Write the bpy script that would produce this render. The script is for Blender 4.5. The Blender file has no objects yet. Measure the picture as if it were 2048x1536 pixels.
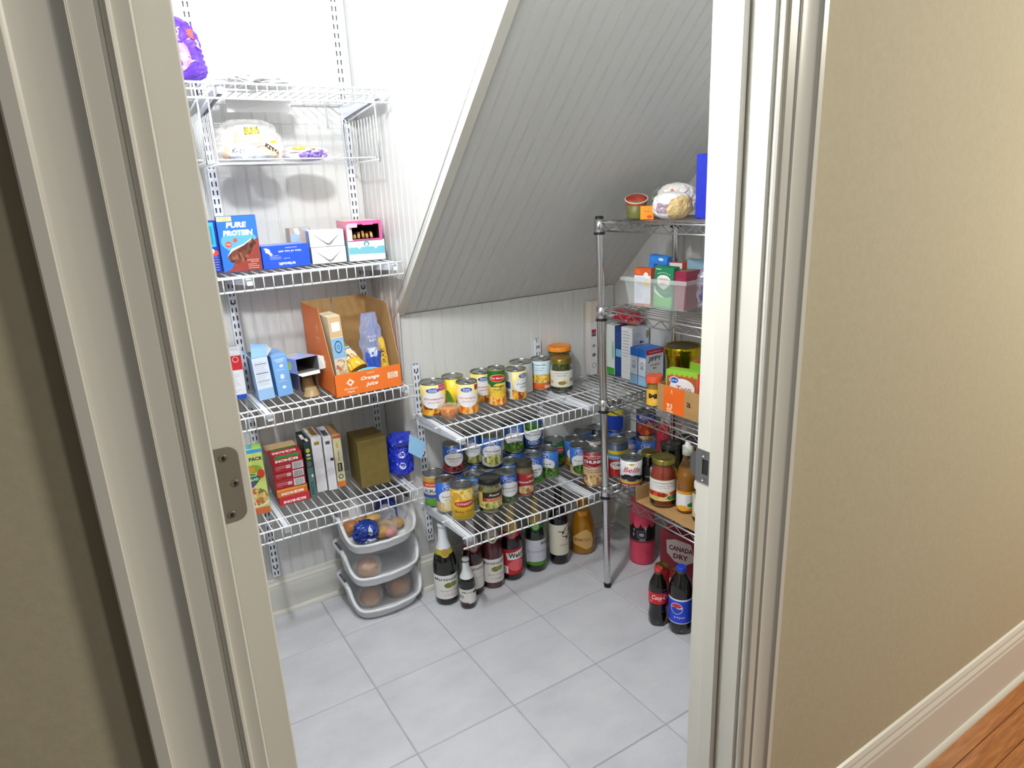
import bpy, bmesh, math, random
from mathutils import Vector, Matrix, noise
random.seed(7)
PI = math.pi
SC = bpy.context.scene
COL = SC.collection

# ------------------------------------------------------------ camera
cam_d = bpy.data.cameras.new('camera'); cam = bpy.data.objects.new('camera', cam_d); COL.objects.link(cam)
cam_d.sensor_fit = 'HORIZONTAL'; cam_d.sensor_width = 36.0; cam_d.lens = 23.649
cam_d.clip_start = 0.02
rt = Vector((0.84354186, -0.53523879, -0.04423306)); up = Vector((0.18537652, 0.21287435, 0.95933313)); fw = Vector((0.50405622, 0.81743743, -0.27878913))
M = Matrix((rt, up, -fw)).transposed().to_4x4(); M.translation = Vector((-0.5104, -2.3020, 1.4367))
cam.matrix_world = M
SC.camera = cam
# ------------------------------------------------------------ world, lights, exposure
w = bpy.data.worlds.new('world'); SC.world = w; w.use_nodes = True
w.node_tree.nodes['Background'].inputs[0].default_value = (1.0, 0.96, 0.88, 1)
w.node_tree.nodes['Background'].inputs[1].default_value = 0.10
def lamp(name, kind, loc, energy, color, size=0.1, target=None, spread=None):
    d = bpy.data.lights.new(name, kind); d.energy = energy; d.color = color
    if kind == 'AREA':
        d.shape = 'DISK'; d.size = size
        if spread: d.spread = spread
    else: d.shadow_soft_size = size
    o = bpy.data.objects.new(name, d); COL.objects.link(o); o.location = loc
    if target: o.rotation_euler = (Vector(target) - Vector(loc)).to_track_quat('-Z', 'Y').to_euler()
    return o
PANTRY_W, HALL_W, HALLR_W = 56.0, 51.0, 24.0
lamp('pantry_bulb', 'POINT', (-0.20, -1.19, 2.075), PANTRY_W, (0.95, 0.98, 1.0), 0.04)
lamp('hall_ceiling_lamp', 'AREA', (2.3, -3.2, 2.3), HALL_W, (1.0, 0.95, 0.82), 0.5, (0.9, -1.8, 0.9))
lamp('hall_door_lamp', 'AREA', (0.35, -2.9, 2.38), 8.5, (1.0, 0.98, 0.94), 0.22, (0.35, -2.6, 0.0))
lamp('hall_side_lamp', 'POINT', (2.45, -1.98, 1.20), HALLR_W, (1.0, 0.84, 0.60), 0.08)
SC.view_settings.view_transform = 'Standard'; SC.view_settings.look = 'None'
SC.view_settings.gamma = 1.0; SC.view_settings.use_curve_mapping = False
SC.view_settings.exposure = 0.0

# ------------------------------------------------------------ materials
MC = {}
def lin(h):
    h = h.lstrip('#'); v = [int(h[i:i+2], 16)/255 for i in (0, 2, 4)]
    return tuple([(c/12.92 if c <= .04045 else ((c+.055)/1.055)**2.4) for c in v]) + (1,)
def mat(h, rough=.5, metal=0., coat=0., trans=0., alpha=1., ior=1.45, bump=0, bscale=100, spec=.5):
    k = (h, rough, metal, coat, trans, alpha, ior, bump, bscale, spec)
    if k in MC: return MC[k]
    m = bpy.data.materials.new('mat_' + h.strip('#')); m.use_nodes = True
    n = m.node_tree; b = n.nodes['Principled BSDF']
    b.inputs['Base Color'].default_value = lin(h); b.inputs['Roughness'].default_value = rough
    b.inputs['Metallic'].default_value = metal; b.inputs['Coat Weight'].default_value = coat
    b.inputs['Transmission Weight'].default_value = trans; b.inputs['Alpha'].default_value = alpha
    b.inputs['IOR'].default_value = ior; b.inputs['Specular IOR Level'].default_value = spec
    if bump:
        t = n.nodes.new('ShaderNodeTexCoord'); x = n.nodes.new('ShaderNodeTexNoise'); x.inputs['Scale'].default_value = bscale
        x.inputs['Detail'].default_value = 3
        bp = n.nodes.new('ShaderNodeBump'); bp.inputs['Strength'].default_value = bump; bp.inputs['Distance'].default_value = .003
        n.links.new(t.outputs['Object'], x.inputs['Vector']); n.links.new(x.outputs['Fac'], bp.inputs['Height']); n.links.new(bp.outputs[0], b.inputs['Normal'])
    MC[k] = m; return m
def pic(cols, scale=110, rough=.5):
    """mottled print of food: cells of a few colours"""
    k = ('pic', tuple(cols), scale)
    if k in MC: return MC[k]
    m = bpy.data.materials.new('print_mottled'); m.use_nodes = True; n = m.node_tree; b = n.nodes['Principled BSDF']
    t = n.nodes.new('ShaderNodeTexCoord'); v = n.nodes.new('ShaderNodeTexVoronoi'); v.inputs['Scale'].default_value = scale
    s = n.nodes.new('ShaderNodeSeparateColor'); r = n.nodes.new('ShaderNodeValToRGB'); r.color_ramp.interpolation = 'CONSTANT'
    mp = n.nodes.new('ShaderNodeMapping'); mp.inputs['Scale'].default_value = (1, 1, .75); mp.inputs['Rotation'].default_value = (.3, .5, .4)
    n.links.new(t.outputs['Object'], mp.inputs[0]); n.links.new(mp.outputs[0], v.inputs['Vector'])
    n.links.new(v.outputs['Color'], s.inputs[0]); n.links.new(s.outputs[0], r.inputs[0])
    e = r.color_ramp.elements
    while len(e) < len(cols): e.new(.5)
    for i, c in enumerate(cols): e[i].position = i/len(cols); e[i].color = lin(c)
    n.links.new(r.outputs[0], b.inputs['Base Color']); b.inputs['Roughness'].default_value = rough
    MC[k] = m; return m
def speck(c1, c2, scale, rough=.5, bump=.0, stretch=(1, 1, 1), detail=6, lo=.35, hi=.7, name='surface', coat=0, random_obj=0):
    m = bpy.data.materials.new(name); m.use_nodes = True; n = m.node_tree; b = n.nodes['Principled BSDF']
    t = n.nodes.new('ShaderNodeTexCoord'); mp = n.nodes.new('ShaderNodeMapping'); mp.inputs['Scale'].default_value = stretch
    x = n.nodes.new('ShaderNodeTexNoise'); x.inputs['Scale'].default_value = scale; x.inputs['Detail'].default_value = detail; x.inputs['Roughness'].default_value = .62
    r = n.nodes.new('ShaderNodeValToRGB'); e = r.color_ramp.elements; e[0].position = lo; e[1].position = hi; e[0].color = lin(c1); e[1].color = lin(c2)
    g = n.nodes.new('ShaderNodeNewGeometry')
    src = t.outputs['Object']
    if random_obj:
        oi = n.nodes.new('ShaderNodeObjectInfo'); ad = n.nodes.new('ShaderNodeVectorMath'); ad.operation = 'ADD'
        ml = n.nodes.new('ShaderNodeMath'); ml.operation = 'MULTIPLY'; ml.inputs[1].default_value = 17.0
        n.links.new(oi.outputs['Random'], ml.inputs[0]); n.links.new(src, ad.inputs[0]); n.links.new(ml.outputs[0], ad.inputs[1]); src = ad.outputs[0]
    n.links.new(src, mp.inputs[0]); n.links.new(mp.outputs[0], x.inputs['Vector']); n.links.new(x.outputs['Fac'], r.inputs[0])
    n.links.new(r.outputs[0], b.inputs['Base Color']); b.inputs['Roughness'].default_value = rough; b.inputs['Coat Weight'].default_value = coat
    if bump:
        bp = n.nodes.new('ShaderNodeBump'); bp.inputs['Strength'].default_value = bump; bp.inputs['Distance'].default_value = .002
        n.links.new(x.outputs['Fac'], bp.inputs['Height']); n.links.new(bp.outputs[0], b.inputs['Normal'])
    return m
WHITE = mat('#d3d3d1', .42)
TRIM = mat('#dad8cf', .3)
HALL = speck('#bab096', '#c0b69c', 90, .8, .15, name='hall_paint')
WIRE = mat('#f3f5f8', .28, coat=.3)
STAND = mat('#e6eaf2', .35)
DARK = mat('#22201e', .6)
CHROME = mat('#d2d2d4', .2, 1.)
STEEL = mat('#b4b6b8', .3, 1.)
LIDM = mat('#a9aba9', .28, 1.)
TILE = speck('#c2c3c9', '#d6d6da', 5.5, .38, .05, (1, 1.6, 1), 8, .3, .75, 'tile_marbled', random_obj=1)
GROUT = mat('#adadb3', .9)
CARD = speck('#a5804f', '#b18b5b', 30, .8, .1, name='cardboard')
WH = mat('#f4f4f4', .45); BK = mat('#15161a', .45)
GLASS = mat('#f4fbf6', .04, trans=1.)
FILM = mat('#ffffff', .10, alpha=.26, coat=1.)
FILM2 = mat('#eef0f4', .15, alpha=.38, coat=.6)

# ------------------------------------------------------------ objects
def tag(o, label=None, cat=None, group=None, kind=None):
    if label: o['label'] = label
    if cat: o['category'] = cat
    if group: o['group'] = group
    if kind: o['kind'] = kind
    return o
def thing(name, label, cat, loc, rz=0, group=None, rot=None):
    o = bpy.data.objects.new(name, None); COL.objects.link(o); o.empty_display_size = .03
    o.location = loc; o.rotation_euler = rot if rot else (0, 0, rz)
    return tag(o, label, cat, group)
def link(name, me, parent=None):
    o = bpy.data.objects.new(name, me); COL.objects.link(o)
    if parent: o.parent = parent
    return o
class MB:
    def __init__(s): s.v = []; s.f = []; s.m = []; s.sm = []
    def add(s, v, f, m=0, smooth=False):
        b = len(s.v); s.v += [tuple(p) for p in v]
        for q in f: s.f.append([b+i for i in q]); s.m.append(m); s.sm.append(smooth)
    def box(s, x0, y0, z0, x1, y1, z1, m=0):
        s.add([(x0,y0,z0),(x1,y0,z0),(x1,y1,z0),(x0,y1,z0),(x0,y0,z1),(x1,y0,z1),(x1,y1,z1),(x0,y1,z1)],
              [(0,3,2,1),(4,5,6,7),(0,1,5,4),(1,2,6,5),(2,3,7,6),(3,0,4,7)], m)
    def cbox(s, x0, y0, z0, x1, y1, z1, c=.0015, m=0):
        """box with chamfered edges"""
        xs, ys, zs = (x0, x1), (y0, y1), (z0, z1); v = []; idx = {}
        for i in (0, 1):
            for j in (0, 1):
                for k in (0, 1):
                    sx, sy, sz = (1-2*i)*c, (1-2*j)*c, (1-2*k)*c
                    for a, d in (('x', (0, sy, sz)), ('y', (sx, 0, sz)), ('z', (sx, sy, 0))):
                        idx[(i, j, k, a)] = len(v); v.append((xs[i]+d[0], ys[j]+d[1], zs[k]+d[2]))
        f = []
        for i in (0, 1):
            q = [idx[(i, j, k, 'x')] for j, k in ((0,0),(1,0),(1,1),(0,1))]; f.append(q if i else q[::-1])
            q = [idx[(j, i, k, 'y')] for j, k in ((0,0),(1,0),(1,1),(0,1))]; f.append(q[::-1] if i else q)
            q = [idx[(j, k, i, 'z')] for j, k in ((0,0),(1,0),(1,1),(0,1))]; f.append(q if i else q[::-1])
        for i in (0, 1):
            for j in (0, 1):
                f.append([idx[(i,j,0,'x')], idx[(i,j,1,'x')], idx[(i,j,1,'y')], idx[(i,j,0,'y')]])
                f.append([idx[(i,0,j,'x')], idx[(i,1,j,'x')], idx[(i,1,j,'z')], idx[(i,0,j,'z')]])
                f.append([idx[(0,i,j,'y')], idx[(1,i,j,'y')], idx[(1,i,j,'z')], idx[(0,i,j,'z')]])
                for k in (0, 1): f.append([idx[(i,j,k,'x')], idx[(i,j,k,'y')], idx[(i,j,k,'z')]])
        s.add(v, f, m)
    def lathe(s, prof, n=28, m=0, cx=0, cy=0, smooth=True, ms=None):
        b = len(s.v)
        for r, z in prof:
            for i in range(n): s.v.append((cx + r*math.sin(2*PI*i/n), cy - r*math.cos(2*PI*i/n), z))
        for k in range(len(prof)-1):
            for i in range(n):
                j = (i+1) % n
                s.f.append([b+k*n+i, b+k*n+j, b+(k+1)*n+j, b+(k+1)*n+i]); s.m.append(ms[k] if ms else m); s.sm.append(smooth)
    def cap(s, r, z, n=28, m=0, cx=0, cy=0, down=False):
        v = [(cx + r*math.sin(2*PI*i/n), cy - r*math.cos(2*PI*i/n), z) for i in range(n)]
        s.add(v, [list(range(n))[::-1] if down else list(range(n))], m)
    def tube(s, path, r, n=6, m=0, caps=True, smooth=True):
        P = [Vector(p) for p in path]; rings = []
        for i, p in enumerate(P):
            if i == 0: t = (P[1]-P[0]).normalized()
            elif i == len(P)-1: t = (P[-1]-P[-2]).normalized()
            else: t = ((P[i+1]-p).normalized() + (p-P[i-1]).normalized()).normalized()
            a = Vector((0, 0, 1)) if abs(t.z) < .9 else Vector((1, 0, 0))
            if len(P) > 2 and i > 0: a = rings[-1][1]
            u = (a - t*a.dot(t)).normalized(); v = t.cross(u)
            k = 1
            if 0 < i < len(P)-1:
                c = t.dot((P[i+1]-p).normalized()); k = 1/max(.5, c)
            rings.append(([p + (u*math.cos(2*PI*j/n) + v*math.sin(2*PI*j/n))*r for j in range(n)], u))
        b = len(s.v)
        for g, _ in rings: s.v += [tuple(q) for q in g]
        for i in range(len(rings)-1):
            for j in range(n):
                k = (j+1) % n; s.f.append([b+i*n+j, b+i*n+k, b+(i+1)*n+k, b+(i+1)*n+j]); s.m.append(m); s.sm.append(smooth)
        if caps:
            s.f.append([b+j for j in range(n)][::-1]); s.m.append(m); s.sm.append(False)
            e = b+(len(rings)-1)*n; s.f.append([e+j for j in range(n)]); s.m.append(m); s.sm.append(False)
    def extrude(s, prof, A, B, U, T, m=0, endA=None, endB=None):
        """profile [(u,t)] swept from A to B; U,T axes. endA(u)/endB(u) add length along the sweep"""
        A, B, U, T = map(Vector, (A, B, U, T)); d = (B-A).normalized(); n = len(prof); v = []
        for u, t in prof: v.append(A + U*u + T*t + (d*endA(u, t) if endA else Vector()))
        for u, t in prof: v.append(B + U*u + T*t + (d*endB(u, t) if endB else Vector()))
        f = [[i, (i+1) % n, n+(i+1) % n, n+i] for i in range(n)] + [list(range(n))[::-1], [n+i for i in range(n)]]
        s.add(v, f, m)
    def mesh(s, name, mats):
        me = bpy.data.meshes.new(name); me.from_pydata(s.v, [], s.f)
        for m in (mats if isinstance(mats, (list, tuple)) else [mats]): me.materials.append(m)
        me.polygons.foreach_set('material_index', s.m); me.polygons.foreach_set('use_smooth', s.sm)
        bm = bmesh.new(); bm.from_mesh(me); bmesh.ops.recalc_face_normals(bm, faces=bm.faces); bm.to_mesh(me); bm.free()
        me.update(); return me
    def part(s, name, mats, parent=None): return link(name, s.mesh(name, mats), parent)
def struct(name, mb, mats, kind='structure'):
    o = mb.part(name, mats); o['kind'] = kind; return o
# ------------------------------------------------------------ room shell
YA, YB, XC, XD, XL, YF0, YF1, ZC = -.04, -.22, .33, 1.285, -.62, -1.55, -1.66, 2.22
def slope_z(y): return 1.05 + (YB - y)
floor = MB(); floor.box(XL-.1, -1.605, -.06, XD+.1, YA+.1, -.0025)
fo = struct('floor', floor, GROUT)
T = .305; k = 0
for i in range(-2, 5):
    for j in range(0, 6):
        x0, x1 = i*T+.002, (i+1)*T-.002; y1, y0 = -j*.303-.002, -(j+1)*.303+.002
        x0 = max(x0, XL-.03); x1 = min(x1, XD+.03); y0 = max(y0, -1.6)
        if x1-x0 < .02 or y1-y0 < .02: continue
        b = MB(); cx, cy = (x0+x1)/2, (y0+y1)/2
        b.cbox(x0-cx, y0-cy, -.008, x1-cx, y1-cy, 0, .0015)
        o = b.part('tile', TILE, fo); o.location = (cx, cy, 0)
# hall floor of oak boards
hf = MB(); hf.box(-1.6, -4.2, -.06, 3.3, -1.606, -.0025); hfo = struct('floor_hall', hf, mat('#3a2413', .8))
WOODM = speck('#8a4f22', '#b9793d', 7, .32, .05, (1.5, 16, 8), 5, .3, .7, 'oak_boards', coat=.2, random_obj=1)
for j in range(40):
    y1 = -1.607 - j*.0575; x = -1.6 + random.uniform(-.4, 0)
    while x < 3.3:
        L = random.uniform(.5, 1.1); a, b_ = max(x, -1.6), min(x+L, 3.3); x += L
        if y1 > -2.6 and b_-a > .05 and (j < 18) and b_ > .6:
            b = MB(); b.cbox(-(b_-a)/2+.0008, -.028, -.01, (b_-a)/2-.0008, .028, 0, .001)
            o = b.part('floorboard', WOODM, hfo); o.location = ((a+b_)/2, y1-.0285, 0)
# beadboard: strips with a groove and a bead
BW = .0406
PROF = [(0, -.001), (.0, .0038), (.0011, .005), (.0340, .005), (.0352, .0036), (.0362, .005), (.0392, .005), (.0404, .0036), (BW, .0036), (BW, -.001)]
def strips(parent, name, A, U, T, n, z0f, z1f, L, mt):
    """n strips side by side along U from A; long axis L; z0f/z1f give start/end along L at distance u"""
    for i in range(n):
        b = MB(); p = Vector(A) + Vector(U)*(i*BW)
        b.extrude(PROF, (0,0,0), Vector(L), U, T, 0, lambda u, t, i=i: z0f(i*BW+u), lambda u, t, i=i: z1f(i*BW+u)-1)
        o = b.part(name, mt, parent); o.location = p
wb = MB(); wb.box(XL-.1, YA+.005, -.02, XC+.1, YA+.06, ZC); o = struct('wall_back', wb, WHITE)
strips(o, 'beadboard_strip', (XC-.002-24*BW+.001, YA+.005, 0), (1,0,0), (0,-1,0), 24, lambda u: .13, lambda u: ZC-.002, (0,0,1), WHITE)
wr = MB(); wr.box(XC+.02, YB+.005, -.02, XD+.06, YB+.06, 1.10); o = struct('wall_rear', wr, WHITE)
strips(o, 'beadboard_strip', (XC+.012, YB+.005, 0), (1,0,0), (0,-1,0), 23, lambda u: .13, lambda u: slope_z(YB)-.002, (0,0,1), WHITE)
# side panel above and beside the sloping ceiling
ws = MB()
prof = [(YA+.005, 0), (YB+.012, 0), (YB+.012, 1.06), (YB+1.05-ZC+.02, ZC), (YA+.005, ZC)]
n = len(prof); ws.add([(XC+.005, y, z) for y, z in prof]+[(XC+.03, y, z) for y, z in prof], [list(range(n)), [n+i for i in range(n)][::-1]] + [[i, (i+1) % n, n+(i+1) % n, n+i] for i in range(n)])
o = struct('wall_side', ws, WHITE)
def zside(u):
    y = YA+.003-u
    return .13 if y > YB else slope_z(y)+.03
strips(o, 'beadboard_strip', (XC+.005, YA+.003, 0), (0,-1,0), (-1,0,0), 4, lambda u: .13, lambda u: ZC-.002, (0,0,1), WHITE)
strips(o, 'beadboard_strip', (XC+.005, YA+.003-4*BW-.004, 0), (0,-1,0), (-1,0,0), 28, lambda u: min(zside(u+4*BW+.006), ZC-.003), lambda u: ZC-.002, (0,0,1), WHITE)
cb = MB(); cb.box(XC-.002, YB-.003, .13, XC+.012, YB+.012, slope_z(YB)-.003); struct('trim_1', cb, TRIM)
wd = MB(); wd.box(XD+.005, YF0, -.02, XD+.06, YB+.06, ZC); o = struct('wall_right', wd, WHITE)
strips(o, 'beadboard_strip', (XD+.005, YB-.002, 0), (0,-1,0), (-1,0,0), 32, lambda u: .13, lambda u: min(slope_z(YB-.002-u)-.003, ZC-.004), (0,0,1), WHITE)
wl = MB(); wl.box(XL-.06, YF0, -.02, XL, YA+.06, ZC); struct('wall_left', wl, WHITE)
# sloping ceiling under the stairs
sl = MB(); y1, y2 = YB+.02, YB-(ZC-1.05)-.02
q = [(y1, slope_z(y1)+.003), (y2, slope_z(y2)+.003), (y2, slope_z(y2)+.05), (y1, slope_z(y1)+.05)]
sl.add([(XC+.006, y, z) for y, z in q] + [(XD+.06, y, z) for y, z in q], [[0,1,2,3],[7,6,5,4],[0,4,5,1],[1,5,6,2],[2,6,7,3],[3,7,4,0]])
o = struct('ceiling_slope', sl, WHITE)
s2 = math.sqrt(.5); LN = (ZC-1.05-.01)/s2
strips(o, 'beadboard_strip', (XC+.032, YB-.004, slope_z(YB-.004)+.003), (1,0,0), (0,-s2,-s2), 23, lambda u: 0, lambda u: LN, (0,-s2,s2), WHITE)
tr = MB(); tr.extrude([(0,0),(.028,0),(.028,.008),(.0,.008)], (XC+.001, YB-.004, slope_z(YB-.004)), (XC+.001, YB-(ZC-1.05)+.006, ZC-.006), (1,0,0), (0,-s2,-s2)); struct('trim_2', tr, TRIM)
ce = MB(); ce.box(XL-.06, YF0-.1, ZC, XD+.06, YA+.06, ZC+.05); struct('ceiling', ce, WHITE)
# wall with the doorway, pantry side white, hall side beige
DX0, DX1, DZ = -.452, .32, 2.04
wf = MB()
for a, b_, z0 in ((-1.6, DX0-.022, -.02), (DX1+.022, 3.3, -.02)): wf.box(a, YF1, z0, b_, YF0-.004, 2.6)
wf.box(DX0-.022, YF1, DZ+.02, DX1+.022, YF0-.004, 2.6)
struct('wall_front', wf, HALL)
wi = MB(); wi.box(XL, YF0-.004, 0, DX0-.022, YF0, ZC); wi.box(DX1+.022, YF0-.004, 0, XD, YF0, ZC); wi.box(DX0-.022, YF0-.004, DZ+.02, DX1+.022, YF0, ZC)
struct('wall_front_inner', wi, WHITE)
# door frame: jambs, stop, casings
jb = thing('trim_3', None, None, (0, 0, 0)); jb['kind'] = 'structure'
def jprof(m): return m
b = MB(); b.cbox(DX1, YF1-.001, 0, DX1+.021, YF0, DZ, .002); b.part('jamb', TRIM, jb)
b = MB(); b.cbox(DX0-.021, YF1-.001, 0, DX0+.0100, YF0, DZ, .002); b.part('jamb', TRIM, jb)
b = MB(); b.cbox(DX0-.021, YF1-.001, DZ, DX1+.021, YF0, DZ+.02, .002); b.part('jamb', TRIM, jb)
b = MB(); b.cbox(DX1-.011, -1.620, 0, DX1-.0002, -1.586, DZ, .003); b.part('door_stop', TRIM, jb)
CP = [(0,0),(0,.017),(.0015,.018),(.0115,.018),(.0125,.0155),(.0135,.0150)]+[(.0135+.039*i/22, .0150-.0066*math.sin(math.pi*min(1, i/22*.62))**.8+.0050*max(0, (i/22-.72)/.28)**2) for i in range(1, 23)]+[(.0530,.0128),(.054,.0128),(.0545,.0112),(.0705,.0102),(.0715,.0055),(.0755,.0055),(.0765,.0085),(.079,.0105),(.0815,.0095),(.083,.006),(.083,0)]
b = MB(); b.extrude(CP, (DX1+.088, YF1-.0005, 0), (DX1+.088, YF1-.0005, DZ+.088), (-1,0,0), (0,-1,0), 0, None, lambda u, t: -u); b.part('casing', TRIM, jb)
b = MB(); b.extrude(CP, (DX0-.088, YF1-.0005, 0), (DX0-.088, YF1-.0005, DZ+.088), (1,0,0), (0,-1,0), 0, None, lambda u, t: -u); b.part('casing', TRIM, jb)
b = MB(); b.extrude(CP, (DX0-.088, YF1-.0005, DZ+.088), (DX1+.088, YF1-.0005, DZ+.088), (0,0,-1), (0,-1,0), 0, lambda u, t: u, lambda u, t: -u); b.part('casing', TRIM, jb)
# strike plate on the right jamb
sp = thing('strike_plate', 'satin steel latch strike plate screwed to the white door jamb', 'strike plate', (DX1, -1.552, .966))
b = MB(); X0, X1 = -.0018, -.0002
def splate(y0, y1, z0, z1): b.box(X0, y0, z0, X1, y1, z1)
splate(-.034, .0015, .014, .030); splate(-.034, .0015, -.030, -.014); splate(-.034, -.026, -.014, .014); splate(-.013, .0015, -.014, .014)
b.add([(X0,.0015,-.024),(X0,.0015,.024),(X0-.004,.010,.018),(X0-.004,.010,-.018),(X1,.0015,-.024),(X1,.0015,.024),(X0-.0025,.0105,.018),(X0-.0025,.0105,-.018)], [(0,1,2,3),(7,6,5,4),(0,4,5,1),(1,5,6,2),(2,6,7,3),(3,7,4,0)])
b.part('plate', mat('#8d8f92', .35, .85), sp)
b = MB(); b.box(-.0004, -.026, -.014, -.0001, -.013, .014); b.part('latch_hole', DARK, sp)
for z in (.022, -.022):
    b = MB(); b.lathe([(.0001, 0), (.0028, 0), (.0034, -.0008)], 12); o = b.part('screw', STEEL, sp); o.location = (X0-.0006, -.016, z); o.rotation_euler = (0, PI/2, 0)
# door leaf standing open into the pantry; we see its hinge edge
HX0, HX1, HY = -.4315, -.396, -1.545
dr = MB(); dr.cbox(HX0, HY, .012, HX1, HY+.76, 2.02, .002); do = struct('door_1', dr, TRIM)
LEAF = mat('#8c867a', .5, .25)
def hinge(z):
    h = MB(); w_, hh, rr = .0275, .0445, .012; pts = [(0, -hh), (w_-rr, -hh)]
    pts += [(w_-rr+rr*math.sin(a), -hh+rr-rr*math.cos(a)) for a in (i*PI/12 for i in range(1, 7))]
    pts += [(w_-rr+rr*math.cos(a), hh-rr+rr*math.sin(a)) for a in (i*PI/12 for i in range(0, 7))] + [(0, hh)]
    n = len(pts); h.add([(x, 0, y) for x, y in pts] + [(x, -.0014, y) for x, y in pts], [list(range(n)), [n+i for i in range(n)][::-1]] + [[i, (i+1) % n, n+(i+1) % n, n+i] for i in range(n)])
    o = h.part('hinge_leaf', LEAF, do); o.location = (HX0-.0012, HY, z)
    for x, zz in ((.0115, .033), (.0195, .001), (.0105, -.035)):
        s = MB(); s.lathe([(.0044, 0), (.0044, .0006), (.0038, .0011), (.0001, .0013)], 18)
        s.box(-.0024, -.0006, .0010, .0024, .0006, .0016, 1); s.box(-.0006, -.0024, .0010, .0006, .0024, .0016, 1)
        q = s.part('screw', [mat('#8c8678', .35, .8), DARK], o); q.location = (x, -.0012, zz); q.rotation_euler = (PI/2, random.uniform(.4, .9), 0)
    b = MB(); b.tube([(HX0-.0095, HY+.004, z-.0445), (HX0-.0095, HY+.004, z+.0445)], .0042, 10); b.part('hinge_barrel', LEAF, do)
hinge(1.134); hinge(.25); hinge(1.80)
# baseboards
BP = [(0,0),(.014,0),(.014,.105),(.0125,.112),(.0125,.118),(.008,.126),(.0065,.136),(.004,.142),(0,.142)]
SH = [(0,0),(.024,0),(.0235,.006),(.021,.012),(.0175,.0165),(.0145,.018),(0,.018)]
def base(name, A, B, T, shoe=True):
    b = MB(); b.extrude(BP, A, B, T, (0,0,1))
    if shoe: b.extrude(SH, A, B, T, (0,0,1))
    return struct(name, b, TRIM)
base('baseboard_back', (XL, YA+.004, 0), (XC+.004, YA+.004, 0), (0,-1,0))
base('baseboard_side', (XC+.004, YA-.005, 0), (XC+.004, YB-.012, 0), (-1,0,0))
base('baseboard_rear', (XC-.008, YB+.004, 0), (XD, YB+.004, 0), (0,-1,0))
base('baseboard_right', (XD+.004, YB-.01, 0), (XD+.004, YF0, 0), (-1,0,0))
HB = [(0,0),(.015,0),(.015,.15),(.013,.156),(.013,.165),(.0085,.175),(.0085,.182),(.005,.192),(0,.195)]
b = MB(); b.extrude(HB, (DX1+.0885, YF1, 0), (3.3, YF1, 0), (0,-1,0), (0,0,1)); b.extrude(SH, (DX1+.0885, YF1, 0), (3.3, YF1, 0), (0,-1,0), (0,0,1)); struct('baseboard_hall', b, TRIM)

# ------------------------------------------------------------ slotted standards
def standard(x, y, z0, z1, label):
    t = thing('shelf_standard', label, 'shelf standard', (x, y, z0), 0, 'slotted wall standards')
    H = z1-z0; b = MB(); W, D, th = .0125, .012, .0015
    b.box(-W, -D, 0, -W+th, 0, H); b.box(W-th, -D, 0, W, 0, H); b.box(-W, -.001, 0, W, 0, H)
    cols = [(-W+th, -.0080), (-.0035, .0035), (.0080, W-th)]
    for a, c in cols: b.box(a, -D, 0, c, -D+th, H)
    p = .0254; n = int(H/p); 
    for i in range(n+1):
        z = i*p
        for a, c in ((-.0080, -.0035), (.0035, .0080)): b.box(a, -D, z-.0055 if i else 0, c, -D+th, min(z+.0055, H))
    b.part('channel', STAND, t)
    b = MB(); b.box(-W+th, -.0025, 0, W-th, -.0012, H); b.part('channel_shade', mat('#6e7078', .6), t)  # grey sheet over the white back: shade behind the slots, put into its colour
    for z in (.03, H-.03, H*.5):
        b = MB(); b.lathe([(.0036, 0), (.003, .0012), (.0001, .0014)], 12); o = b.part('screw', mat('#5b5d63', .4, .6), t); o.location = (0, -D-.0002, z); o.rotation_euler = (PI/2, 0, 0)
    return t
SY = YA; standard(-.137, SY, .155, 2.1, 'white slotted standard on the back wall, at the left beside the door edge')
standard(.291, SY, .155, 2.1, 'white slotted standard on the back wall behind the gold box and orange carton')
standard(.383, YB, .205, .875, 'short white slotted standard left of the canned fruit, with a blue note beside it')
standard(.890, YB, .205, .885, 'short white slotted standard behind the canned goods, near the orange lidded jar')

# ------------------------------------------------------------ ventilated wire shelves
def wire_shelf(label, x0, x1, yw, yf, zt, mids, brx, backy=.018, off=0):
    t = thing('wire_shelf', label, 'shelf', (x0, yw, zt), 0, 'white ventilated wire shelves')
    L = x1-x0; D = yf-yw; R_ = .0030; r = .0016
    for y, z in [(D, 0), (D-.001, -.036), (-backy, -.0045)] + [(m-yw, -.0045) for m in mids]:
        b = MB(); b.tube([(0, y, z), (L, y, z)], R_, 8); b.part('shelf_rod', WIRE, t)
    b = MB(); b.tube([(0, -backy+.003, 0), (0, D+.0045, 0), (0, D-.0045+.0001, -.003)], r, 6)
    b = MB(); b.tube([(0, -backy+.004, 0), (0, D-.0028, .0006), (0, D-.0048, -.003), (0, D-.0048, -.0385)], r, 6)
    me = b.mesh('cross_wire', WIRE); n = int((L-.02)/.0262)
    for i in range(n+1):
        o = link('cross_wire', me, t); o.location = (.012+i*.0262, 0, 0)
    for bx in brx:
        b = MB(); X = bx-x0
        for sx in (-.0075, .0055):
            pr = [(-.002, -.048), (-.002, -.0078), (D+.014, -.0078), (D+.006, -.022)]
            v = [(X+sx, y, z) for y, z in pr] + [(X+sx+.002, y, z) for y, z in pr]
            b.add(v, [[0,1,2,3],[7,6,5,4],[0,4,5,1],[1,5,6,2],[2,6,7,3],[3,7,4,0]])
        b.box(X-.0075, D+.014, -.0078, X+.0075, -.002, -.0064)
        b.box(X-.0075, D+.008, -.024, X+.0075, D+.011, -.0078)
        b.part('bracket', STAND, t)
    return t
AX0, AX1 = -.56, .312
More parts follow.
